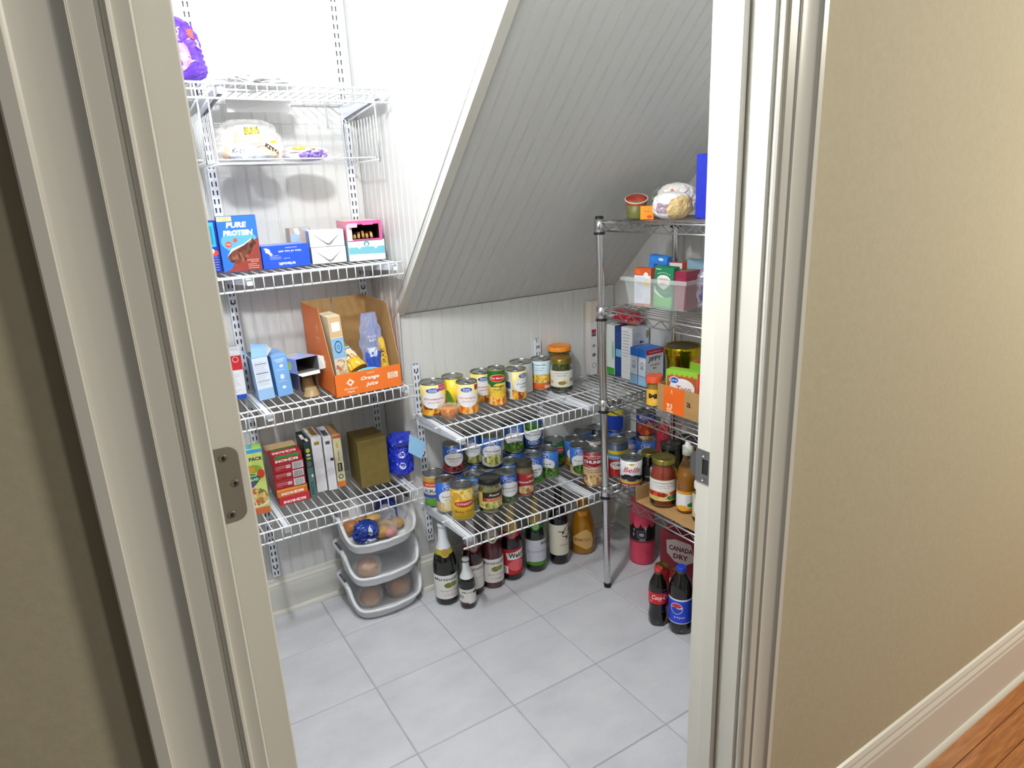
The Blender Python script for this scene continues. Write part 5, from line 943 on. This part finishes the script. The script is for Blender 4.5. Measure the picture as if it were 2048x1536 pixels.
def j_dk(d, W, h): d.rect(-W, 0, W, h, '#17161a'); d.text('GRILLED', 0, h*.3, W*.6, '#b9b4b0', h=h*.09)
jar('slim dark jar with a brass lid between the olive can and the red sauce jar', 1.057, -.668, ZR1, .029, .118, j_dk, mat('#22080c', .15), mat('#8a8440', .3, .9), .014, .95, .6, '#17161a', l0=.12, l1=.6)
jar('dark jar with a wide black lid, left one of two behind the slim dark jar', 1.114, -.712, ZR1, .036, .150, None, mat('#150a0c', .2), mat('#23261f', .3, coat=.4), .018, .92)
jar('dark jar with a wide black lid, right one of two behind the slim dark jar', 1.188, -.723, ZR1, .038, .155, None, mat('#1a1210', .2), mat('#262a20', .3, coat=.4), .018, .92)
def j_sal(d, W, h): d.rect(-W, 0, W, h, '#e4dcb8'); d.rect(-W*.7, h*.48, W*.75, h*.97, '#e9e6e2'); d.text('marketside', 0, h*.86, W*.9, '#4a4a4e', h=h*.06); d.text('Tomato Basil', 0, h*.72, W*.9, '#8a8a88', h=h*.05); d.text('pasta sauce', 0, h*.62, W*.6, '#9a9a96', h=h*.05); d.ell(-W*.3, h*.30, W*.5, h*.14, TOM); d.ell(W*.5, h*.36, W*.25, h*.1, '#c8382c'); d.ell(W*.55, h*.16, W*.4, h*.14, pic(['#3a6a2a','#5a8a3a','#28501c'], 80)); d.ell(-W*.3, h*.12, W*.5, h*.09, pic(['#e2d27a','#c9b85a'], 80))
jar('red pasta sauce jar with a brass lid on the cardboard tray', .971, -.822, ZT, .0435, .166, j_sal, mat('#c2452c', .25), mat('#a49c4c', .28, .9), .018, .80, .6, '#e4dcb8', l0=.16, l1=.60)
GOO = mat('#b5761a', .15)
t = thing('dressing_bottle', 'clear squeeze bottle of amber dressing with a white label right of the sauce jar', 'bottle', (.992, -.904, ZT), face_cam(.992, -.904))
b = MB(); b.lathe([(.0001,.002),(.028,.001),(.031,.006),(.031,.075),(.0325,.10),(.032,.125),(.026,.150),(.016,.172),(.0135,.185),(.0135,.21),(.0001,.21)], 26); b.part('bottle_body', mat('#f4f4ee', .05, trans=1.), t)
b = MB(); b.lathe([(.0001,.004),(.026,.0035),(.029,.007),(.029,.075),(.0305,.10),(.030,.124),(.0245,.146),(.0001,.147)], 24); b.part('contents', GOO, t)
b = MB(); b.lathe([(.0155,.196),(.016,.196),(.016,.224),(.009,.228),(.007,.24),(.0001,.241)], 20); b.part('cap', mat('#d8d6d0', .35), t)
d = Dec(); d.rect(-.06, 0, .06, .062, '#e6e8ec'); d.rect(-.06, .056, .06, .066, '#d99a2c'); d.lines(.0, .03, .03, .05, 5, '#9aa4b4'); d.ell(.018, .02, .014, .008, '#2f7a3c'); d.rect(-.06, 0, .06, .010, '#e0902a'); d.ell(-.01, .008, .018, .01, '#e8a83a'); d.build('paper_label', cyl(.0311, .012), t, du=.006)
def j_may(d, W, h): d.ell(.0, h*.5, W*.7, h*.6, '#e9ebf0'); d.rect(-W*.6, 0, W*.6, h*.2, '#d98a34')
jar('squat pale jar with a round white label at the right end of the cardboard tray', .990, -.990, ZT, .042, .130, j_may, mat('#c9b88a', .3), mat('#e2e2e0', .4), .018, .85, .5, '#cfc6a4', l0=.15, l1=.75)
t = bottle('clear glass bottle with a grey tinted neck, rear right of the lowest rack shelf', 1.075, -.860, .033, .215, .014, [(1,.50),(.92,.60),(.70,.70),(.48,.80)], mat('#e6e8ee', .05, trans=1.), None, None, None, cap='#2a2a2e', z=ZT)
jar('pale plastic jar behind the dressing bottle', 1.060, -.940, ZT, .034, .12, None, mat('#d2ccc0', .5), mat('#d9d4c8', .4), .016, .9)
def c_or(d, W, h): d.text("BUSH'S", 0, h*.84, W*.5, '#e8e8f0', h=h*.09); d.ell(0, h*.45, W*.42, h*.24, pic(['#c8502a','#e0783a','#a83a1e'], 60)); d.ell(0, h*.12, W*.3, h*.07, MEAT)
can('blue can with an orange food picture, stacked on the can with the reddish lid', 1.210, -.484, ZB+.1155, .0375, .112, c_or, '#22348a', .1)
t, wr_ = blob('red_pouch', 'red speckled bag with a white panel standing behind the dark jars', 'bag', (1.150, -.642, ZR1+.001), .031, .026, .200, mat('#a82a38', .35, coat=.2), 75, .10, rz=.75, nu=36, nv=20)
d = Dec(); d.rect(-.020, .075, .012, .125, '#d9c8cc'); d.lines(-.018, .010, .08, .12, 5, '#a89aa0'); 
for i in range(26): d.ell(random.uniform(-.035, .035), random.uniform(.12, .18), .004, .003, ['#e07a6a', '#6a1420', '#c8444a'][i % 3], 8)
d.build('bag_print', wr_, t, du=.006, dv=.01)
def j_y(d, W, h): pass
t = carton('yellow_packet', 'bright yellow packet behind the glass bottle, cut off by the jamb', 1.17, -.845, ZR1+.003, .070, .03, .235, -50, '#d9cc1e', lambda d, W, h: (R(d, W, h, '#ddd020'), d.ell(0, h*.8, W*.3, h*.06, '#2a2a18')))
# shelf 2 of the rack: shipping box, taco kits, tin
t = thing('shipping_box', 'open brown shipping box with an orange label, on the middle rack shelf', 'box', (.970, -.790, ZR2), -PI/2+.03)
b = MB()
for q in ((0, 0, 0, .25, .003, .088), (0, .17, 0, .25, .173, .088), (0, .003, 0, .003, .17, .088), (.247, .003, 0, .25, .17, .088), (.003, .003, 0, .247, .17, .003)): b.box(*q)
b.part('carton_shell', CARD, t)
d = Dec(); d.rect(.026, .002, .112, .086, '#e8681c'); d.text(')', .060, .070, .022, '#f8c8a0', h=.007, rot=PI/2); d.text('93', .052, .024, .024, '#f8d4b4', h=.016, bold=.03); d.lines(.040, .068, .006, .013, 2, '#f8d4b4', th=.004); d.text('a', .130, .045, .016, '#2a241c', h=.016); d.build('shipping_label', lambda u, v, l: (u, -l, v+.0), t)
for v in t.children[-1].data.vertices: v.co.z = max(v.co.z, .001)
def g_taco(d, W, h): R(d, W, h, '#8fc43a'); d.rect(-W*.46, h*.05, W*.44, h*.86, '#b0562e'); d.ell(0, h*.58, W*.38, h*.24, '#f0eeee'); d.ell(-W*.24, h*.76, W*.15, h*.09, '#ffffff'); d.ell(-W*.24, h*.76, W*.13, h*.075, '#2a5cb4'); d.text('Great Value', -W*.24, h*.76, W*.2, '#ffffff', h=h*.045); d.text('Taco', W*.05, h*.57, W*.44, '#c2384c', h=h*.14); d.text('DINNER KIT', W*.05, h*.30, W*.3, '#7a8a6a', h=h*.04); d.poly([(-W*.46, h*.86)] + [(-W*.46+W*.9*i/12, h*(.86 if i % 2 else .92)) for i in range(1, 12)] + [(W*.44, h*.86)], '#c86a2a')
carton('taco_kit_box', 'green and brown taco kit box standing in the brown shipping box', 1.003, -.863, ZR2+.0035, .112, .040, .132, -72, '#8fc43a', g_taco)
carton('red_kit_box', 'red box right of the taco kit box, in the shipping box', 1.000, -.978, ZR2+.0035, .088, .05, .140, -80, '#c22432', lambda d, W, h: (R(d, W, h, '#c42634'), d.ell(-W*.35, h*.6, W*.06, h*.05, '#f0e8e8'), d.rect(-W*.1, h*.7, W*.4, h*.8, '#e8d8d4')))
carton('green_kit_box', 'green edged taco box farthest back in the shipping box', 1.078, -.880, ZR2+.0035, .100, .04, .145, -80, '#86b83a', lambda d, W, h: R(d, W, h, '#8fc43a'), top=lambda d, W, h: d.rect(-W*.45, h*.1, W*.45, h*.9, '#c22432'))
def j_m(d, W, h): d.rect(-W, 0, W, h, '#e8b43a'); d.text('M', -W*.1, h*.6, W*.5, '#2a2420', h=h*.3, bold=.06); d.ell(W*.2, h*.3, W*.3, h*.15, '#f0c86a')
jar('yellow jar with a red lid left of the taco kit box', .985, -.760, ZR2, .0255, .105, j_m, mat('#d9a83a', .4), mat('#d2502c', .4), .022, .95, .7, '#e8b43a', l0=.08, l1=.6)
t = thing('gold_tin', 'round shiny gold tin with a landscape picture on the middle rack shelf', 'tin', (1.160, -.712, ZR2), face_cam(1.165, -.712)); GD = mat('#b8a020', .14, 1.)
b = MB(); r = .060; h = .170; b.lathe([(.0001,.001),(r-.004,.001),(r,.004),(r+.001,.008),(r-.002,.014),(r-.004,.04),(r-.005,.11),(r-.001,.138),(r-.001,.141),(r-.001,.141)], 40); b.part('tin_body', GD, t)
b = MB(); b.lathe([(r+.001,.139),(r+.003,.141),(r+.001,.147),(r+.004,.158),(r+.004,.167),(r+.001,h),(r-.004,h-.004),(r-.012,h-.005),(.0001,h-.003)], 40, ms=[0]*6+[1]*2); b.part('lid', [GD, mat('#5d5426', .35, .8)], t)
d = Dec(); d.rect(-.07, .02, .07, .090, '#a79aa6'); d.rect(-.07, .052, .07, .072, '#8a94aa'); d.poly([(-.02, .03), (-.015, .075), (.015, .075), (.02, .03), (.012, .03), (.010, .055), (-.010, .055), (-.012, .03)], '#3a3216'); d.ell(0, .078, .025, .008, '#2a2612'); d.ell(.03, .03, .02, .010, '#6a6424'); d.ell(-.035, .088, .012, .008, '#8f7a20'); d.build('tin_print', cyl(r-.0035), t, du=.008)
# shelf 3: clear tub of packets
t = thing('clear_plastic_bin', 'clear plastic bin of drink mix boxes on the upper middle rack shelf', 'bin', (1.055, -.735, ZR3), -PI/2+.15)
b = MB(); w0, d0, w1, d1, h = .105, .055, .120, .068, .095
def ringr(w_, d_, z): return [(-w_, -d_, z), (w_, -d_, z), (w_, d_, z), (-w_, d_, z)]
RR = [ringr(w0, d0, 0), ringr(w1, d1, h), ringr(w1+.008, d1+.008, h), ringr(w1+.008, d1+.008, h-.012)]
v = sum(RR, []); b.add(v, [[0,1,2,3][::-1]] + [[j*4+i, j*4+(i+1) % 4, (j+1)*4+(i+1) % 4, (j+1)*4+i] for j in range(3) for i in range(4)]); b.part('tub', mat('#dfe8e6', .15, alpha=.32, coat=.5), t)
MT = t.matrix_basis.copy()
def inbin(u, v, z=0): p = Matrix.Translation((1.055, -.735, ZR3)) @ Matrix.Rotation(-PI/2+.15, 4, 'Z') @ Vector((u, v, z)); return p.x, p.y, p.z
AZ = math.degrees(-PI/2+.15)
def g_oj(d, W, h): R(d, W, h, '#e4e4f0'); d.rect(-W/2+.001, h*.80, W/2-.001, h-.001, '#c4521e'); d.lines(-W*.4, -W*.1, h*.86, h*.94, 3, '#f0b48a'); d.ell(W*.2, h*.80, W*.14, h*.09, '#e8e8ee'); d.ell(W*.25, h*.62, W*.15, h*.1, '#e8c04a'); d.lines(-W*.42, W*.1, h*.2, h*.74, 12, '#a8b0dc'); d.rect(-W/2+.001, .001, W/2-.001, h*.06, '#c86a4a')
x, y, z = inbin(-.062, -.044); carton('drink_mix_box', 'orange topped white drink mix box, leftmost in the clear bin', x, y, z+.001, .062, .028, .122, AZ+8, '#c4521e', g_oj)
def g_bl(d, W, h): R(d, W, h, '#2a80dc'); d.ell(0, h*.62, W*.36, h*.20, '#d9743a'); d.ell(0, h*.62, W*.32, h*.17, '#eee2de'); d.ell(-W*.1, h*.76, W*.14, h*.07, '#2a50a8'); d.ell(W*.15, h*.93, W*.14, h*.03, '#cfdcec')
x, y, z = inbin(-.045, -.006); carton('blue_drink_box', 'bright blue tilted drink mix box rising highest in the clear bin', x, y, z+.010, .066, .030, .150, AZ+6, '#2a80dc', g_bl, rot=(0, 6, 0))
def g_cd(d, W, h):
    R(d, W, h, '#1f7a52'); d.poly([(-W/2+.001, .001), (W/2-.001, .001), (W/2-.001, h*.30), (W*.1, h*.22), (-W/2+.001, h*.30)], '#6fbf6a'); d.poly([(-W/2+.001, h*.56), (-W*.40, h*.42), (-W*.15, h*.30), (W*.15, h*.24), (-W*.1, h*.24), (-W/2+.001, h*.34)], '#e6ecd2')
    d.poly([(-W*.34, h*.72), (-W*.2, h*.78), (0, h*.80), (W*.2, h*.78), (W*.34, h*.72), (W*.32, h*.56), (W*.15, h*.48), (0, h*.44), (-W*.15, h*.48), (-W*.32, h*.56)], '#eef0ea'); d.text('CANADA', 0, h*.69, W*.54, '#b8404c', h=h*.07, bold=.03); d.text('DRY', 0, h*.58, W*.34, '#b8404c', h=h*.08, bold=.03)
    for i in range(7): d.ell(-W*.3+W*.1*i, h*(.82+.035*math.sin(PI*i/6)), W*.025, h*.012, '#ffffff', 8)
    d.text('GINGER ALE', 0, h*.37, W*.5, '#bfe0c8', h=h*.04); d.rect(-W*.42, h*.92, -W*.15, h*.94, '#d8ecd8')
x, y, z = inbin(.018, -.046); carton('green_drink_box', 'green ginger ale drink mix box in the middle of the clear bin', x, y, z+.004, .070, .032, .128, AZ+2, '#1f7a52', g_cd, rot=(0, 3, 0))
x, y, z = inbin(.079, -.038); carton('maroon_drink_box', 'maroon and white box at the right end of the clear bin', x, y, z+.001, .044, .074, .118, AZ-1, '#8c2444', lambda d, W, h: (R(d, W, h, '#8c2444'), d.lines(-W*.2, W*.3, h*.2, h*.8, 7, '#b8607a')), left=lambda d, W, h: d.rect(.002, h*.5, W-.002, h-.002, '#e2e0de'), top=lambda d, W, h: d.rect(-W*.45, h*.05, W*.45, h*.95, '#8a7456'))
x, y, z = inbin(.025, .012); carton('red_white_box', 'small red and white box between the blue and maroon boxes', x, y, z+.001, .050, .024, .138, AZ, '#b8402c', lambda d, W, h: (R(d, W, h, '#b8402c'), d.rect(-W/2+.001, h*.86, W/2-.001, h-.001, '#e4e2e2')))
carton('brown_box', 'small brown box beside the light blue box behind the clear bin', 1.205, -.690, ZR3, .040, .05, .125, -50, '#b07a44', lambda d, W, h: R(d, W, h, '#b5804a'))
carton('light_blue_box', 'light blue box at the rear of the upper middle rack shelf', 1.195, -.745, ZR3, .085, .03, .135, -60, '#8fb4c8', lambda d, W, h: (R(d, W, h, '#94b8cc'), d.ell(W*.2, h*.5, W*.2, h*.14, '#6a8aa0'), d.lines(-W*.3, 0, h*.3, h*.8, 6, '#7a9ab8')))
t, wr_ = blob('grey_zip_bag', 'large translucent grey bag with a pink corner right of the clear bin', 'bag', (1.035, -.950, ZR3), .052, .046, .150, mat('#8a8494', .25, alpha=.8, coat=.5), 81, .14, rz=-.6, nu=40, nv=22)
d = Dec(); d.poly([(-.05, .10), (-.02, .12), (-.01, .105)], '#c8509a'); d.rect(-.055, .05, -.01, .095, '#4a4668'); d.lines(-.03, -.01, .055, .07, 3, '#d8d8e2'); d.build('bag_print', wr_, t, du=.007, dv=.008)
# rack top
t = thing('green_tin', 'tilted green tub with a red picture lid at the left of the rack top', 'tub', (.965, -.690, ZR4), face_cam(.965, -.69))
b = MB(); b.lathe([(.0001,.001),(.026,.001),(.029,.006),(.032,.055),(.0001,.0551)], 28); b.part('tub_body', mat('#6a6c3a', .45), t)
b = MB(); b.lathe([(.033,.050),(.0345,.051),(.035,.056),(.033,.058),(.0001,.0582)], 28); o = b.part('lid', pic(['#9c2c28','#7a3a30','#b8433a'], 50), t); o.rotation_euler = (math.radians(24), 0, 0); o.location = (0, .021, .008)
b = MB(); b.lathe([(.0335,.0565),(.036,.0575),(.036,.060),(.033,.060)], 28); o = b.part('lid_rim', mat('#d9c8a8', .4), t); o.rotation_euler = (math.radians(24), 0, 0); o.location = (0, .021, .008)
carton('orange_packet', 'small orange box standing between the green tub and the tan bag', .958, -.744, ZR4, .040, .012, .040, -50, '#e8901c', lambda d, W, h: (R(d, W, h, '#ea921e'), d.ell(W*.2, h*.2, W*.2, h*.12, '#d83a2c'), d.text('Goya', 0, h*.6, W*.4, '#8a3a14', h=h*.12)))
t, wr_ = blob('oat_bag', 'plump tan bag with white and mauve bands lying on the rack top', 'bag', (.976, -.830, ZR4), .056, .044, .080, mat('#e6e2e2', .35, coat=.3), 85, .05, rz=-.70, nu=44, nv=20)
d = Dec(); d.poly([(-.012, .003), (.085, .003), (.098, .03), (.085, .060), (.03, .070), (-.008, .058), (-.020, .03)], speck('#c4a66e', '#d8c08e', 45, .5, name='grain_fill')); d.poly([(-.055, .022), (-.020, .020), (-.016, .045), (-.050, .050)], '#9a7f92'); d.lines(-.05, -.024, .028, .042, 4, '#c9b4c2'); d.build('bag_print', wr_, t, du=.006, dv=.007)
t, wr_ = blob('red_letter_bag', 'white bag with red lettering lying behind the tan bag on the rack top', 'bag', (1.060, -.765, ZR4), .058, .034, .105, mat('#d8d2cc', .35, coat=.3), 87, .10, rz=-.8)
d = Dec(); d.text('Popcorn', .015, .066, .075, '#c8282c', h=.016, bold=.04, rot=-.35); d.build('bag_print', wr_, t, du=.006, dv=.006)
t, wr_ = blob('grey_bag', 'small crumpled grey film bag poking up behind the green tub', 'bag', (1.075, -.680, ZR4), .026, .022, .095, mat('#8f918a', .3, alpha=.85, coat=.4), 89, .25)
carton('tall_blue_box', 'tall royal blue box standing on the rack top at the jamb', 1.050, -.893, ZR4, .060, .05, .180, -50, '#1a2cc0', lambda d, W, h: (R(d, W, h, '#1b30c8'), d.rect(0, h*.35, W*.45, h*.72, '#a8bcf0'), d.lines(W*.05, W*.42, h*.38, h*.70, 8, '#7a90d8'), d.rect(W*.0, h*.02, W*.45, h*.12, '#b8c8f0'), d.rect(W*.05, h*.8, W*.35, h*.9, '#8a4a9a')), left=lambda d, W, h: (d.rect(W*.55, h*.35, W*.97, h*.72, '#a8bcf0'), d.lines(W*.58, W*.94, h*.38, h*.70, 8, '#7a90d8'), d.rect(W*.55, h*.02, W*.97, h*.12, '#b8c8f0'), d.rect(W*.6, h*.8, W*.9, h*.9, '#8a4a9a')))
t, wr_ = blob('red_mesh_bag', 'dark red bag of wrapped candy beyond the tall blue box on the rack top', 'bag', (1.050, -.960, ZR4), .045, .040, .215, pic(['#6a1c24','#4a1218','#b89a86','#7a2a30'], 60, .3), 91, .12, rz=-.5)
# ------------------------------------------------------------ floor under the rack
def lobes(r, n=5):
    return None
def pet(label, x, y, r, h, capc, decor, l0, l1, lbase, contour, yaw=0):
    t = thing('soda_bottle', label, 'bottle', (x, y, 0), face_cam(x, y)+yaw); b = MB(); N = 40
    pr = [(.50,.012),(.86,.0),(.98,.022),(1.0,.05)] + contour + [(.36,.925),(.36,.935),(.42,.94),(.36,.945),(.34,.97)]
    for fr, fz in pr:
        for i in range(N):
            a = 2*PI*i/N; k = r*fr; zz = h*fz
            if fz < .04: zz += h*.022*(.5+.5*math.cos(5*a)); k *= 1-.08*(.5+.5*math.cos(5*a))
            b.v.append((k*math.sin(a), -k*math.cos(a), zz))
    for j in range(len(pr)-1):
        for i in range(N): k = (i+1) % N; b.f.append([j*N+i, j*N+k, (j+1)*N+k, (j+1)*N+i]); b.m.append(0 if pr[j][1] < .90 else 1); b.sm.append(True)
    b.f.append(list(range(N))[::-1]); b.m.append(0); b.sm.append(False)
    b.part('bottle_body', [mat('#0e0908', .07, coat=.6), mat('#5a4638', .1, coat=.5)], t)
    b = MB(); rc = r*.42
    for z, k in ((.945, 1), (.995, 1), (1.0, .92), (1.0, 0.001)):
        for i in range(40): a = 2*PI*i/40; q = rc*k*(1+.03*(i % 2)); b.v.append((q*math.sin(a), -q*math.cos(a), h*z))
    for j in range(3):
        for i in range(40): k = (i+1) % 40; b.f.append([j*40+i, j*40+k, (j+1)*40+k, (j+1)*40+i]); b.m.append(0); b.sm.append(False)
    b.part('cap', mat(capc, .4), t)
    d = Dec(); W = PI*r*.97; H = h*(l1-l0); d.rect(-W, 0, W, H, lbase); decor(d, W, H); d.build('wrap_label', cyl(r*1.004+.0001, h*l0), t, du=r*.11)
def l_cc(d, W, h): d.text('Coca-Cola', .012, h*.60, W*.72, '#ffffff', h=h*.40, shear=.35, bold=.01); d.lines(-.002, .02, h*.24, h*.30, 1, '#f0c0c0', th=.0012); d.rect(-W*.5, h*.1, -W*.42, h*.8, '#e8a0a0'); d.ell(-W*.28, h*.18, W*.06, h*.12, '#e06a6a')
pet('small cola bottle with a red cap and red label on the floor under the rack', .913, -.866, .0315, .208, '#c8323a', l_cc, .42, .62, '#c81e28', [(1.0,.18),(.90,.27),(.90,.33),(1.0,.41),(1.0,.63),(.98,.68),(.86,.76),(.60,.85),(.40,.905)], .05)
def l_pp(d, W, h):
    d.rect(-W, h*.93, W, h, '#dce6f4'); d.rect(-W, 0, W, h*.03, '#dce6f4'); cx, cy, r_ = -.018, h*.62, .019; d.ell(cx, cy, r_*1.1, r_*1.1, '#dfe6f4', 30); d.ell(cx, cy, r_, r_, '#1e3fb8', 30)
    d.poly([(cx+r_*math.cos(a), cy+r_*math.sin(a)) for a in (PI*(.02+.98*i/14) for i in range(15))] + [(cx-r_*.3, cy+r_*.30), (cx+r_*.2, cy-r_*.02), (cx+r_*.7, cy-r_*.05)], '#e8ecf4'); d.poly([(cx+r_*math.cos(a), cy+r_*math.sin(a)) for a in (PI*(.12+.86*i/14) for i in range(15))] + [(cx-r_*.5, cy+r_*.32), (cx+r_*.0, cy+r_*.16), (cx+r_*.5, cy+r_*.12)], '#c8303a')
    d.text('pepsi', -.008, h*.26, .034, '#dfe6f8', h=h*.11, bold=.0); d.lines(.028, .032, h*.3, h*.85, 8, '#8fa4e0', th=.002)
pet('cola bottle with a blue cap and a wide blue label beside the smaller cola bottle', .945, -.937, .0375, .237, '#1f3fc0', l_pp, .185, .565, '#1f3fc8', [(1.0,.16),(1.0,.58),(1.02,.62),(1.0,.70),(.86,.79),(.56,.875),(.40,.912)], .15)
pet('dark cola bottle almost hidden behind the door jamb', .985, -1.010, .0375, .237, '#1f3fc0', lambda d, W, h: None, .185, .565, '#14161c', [(1.0,.16),(1.0,.58),(1.02,.62),(1.0,.70),(.86,.79),(.56,.875),(.40,.912)])
def scan(label, x, y, c, topm, z=0, dec=None):
    t = thing('soda_can', label, 'can', (x, y, z), face_cam(x, y)); r = .0265; h = .155
    b = MB(); b.lathe([(.0001,.004),(.020,.003),(.022,0),(.0255,.006),(r,.012),(r,h-.016),(.0245,h-.006),(.0228,h-.001),(.0236,h),(.0228,h+.0004),(.021,h-.003),(.0001,h-.0028)], 28, ms=[1,1,1,0,0,0,1,1,1,1,1]); b.part('can_body', [mat(c, .3, .3), topm], t)
    b = MB(); b.tube([(.009*math.sin(a), -.004+.007*math.cos(a), h-.0015) for a in (2*PI*i/10 for i in range(11))], .0011, 5); b.part('pull_ring', topm, t)
    d = Dec(); d.text('Cola', 0, .09, .04, '#f0e0e0', h=.02, shear=.3); d.build('can_print', cyl(r), t, du=.005)
BR = mat('#a89a4a', .25, .9)
scan('red soda can with a brass top behind the red capped bottle', .995, -.800, '#b82830', BR); scan('red soda can with a brass top behind the blue capped bottle', 1.020, -.858, '#b02a30', BR); scan('pink red soda can with a silver top nearest the jamb', 1.050, -.925, '#b8304a', LIDM)
t = carton('soda_case', 'dark red ginger ale case standing behind the soda cans', 1.160, -.750, .0005, .19, .07, .185, -66, '#7c1a2a', lambda d, W, h: (R(d, W, h, '#861c2e'), d.poly([(-W*.38, h*.84), (-W*.2, h*.90), (W*.12, h*.86), (W*.2, h*.5), (0, h*.36), (-W*.2, h*.40), (-W*.36, h*.56)], '#d9c8c4'), d.text('CANADA', -W*.08, h*.70, W*.48, '#6a1422', h=h*.11, bold=.04), d.text('DRY', -W*.08, h*.53, W*.30, '#6a1422', h=h*.11, bold=.04)))
t = thing('tumbler', 'tall pink insulated tumbler with a black patterned band on the tile behind the rack', 'tumbler', (1.146, -.540, 0), face_cam(1.146, -.54)); r = .049
b = MB(); b.lathe([(.0001,.001),(r-.006,.001),(r-.001,.003),(r,.008),(r,.25),(r-.003,.258),(.0001,.259)], 36); b.part('tumbler_body', mat('#dd4a66', .45, bump=.06, bscale=700), t)
d = Dec(); W = PI*r*.98; top = [(-W, .165)]; 
for i in range(9): x0 = -W + 2*W*i/9; top += [(x0+.004, .165), (x0+.010, .180), (x0+.016, .166), (x0+.026, .158)]
d.poly([(-W, .105)] + top + [(W, .165), (W, .105)], '#17171c'); d.rect(-.020, .118, .014, .148, '#8a8a92'); d.rect(-.018, .120, .012, .146, '#1c1c22'); d.rect(-.012, .126, .006, .139, '#a8a8b0'); d.rect(-.012, .108, .012, .114, '#9a9aa4'); d.ell(.012, .160, .004, .010, '#b8a8a0'); d.ell(-.034, .150, .003, .006, '#a8a8b0'); d.ell(-.036, .130, .003, .008, '#a8a8b0'); d.rect(-W, .098, W, .103, '#8a2a40'); d.ell(.02, .055, .003, .003, '#8a3a4a'); d.build('band_print', cyl(r+.0001), t, du=.009)
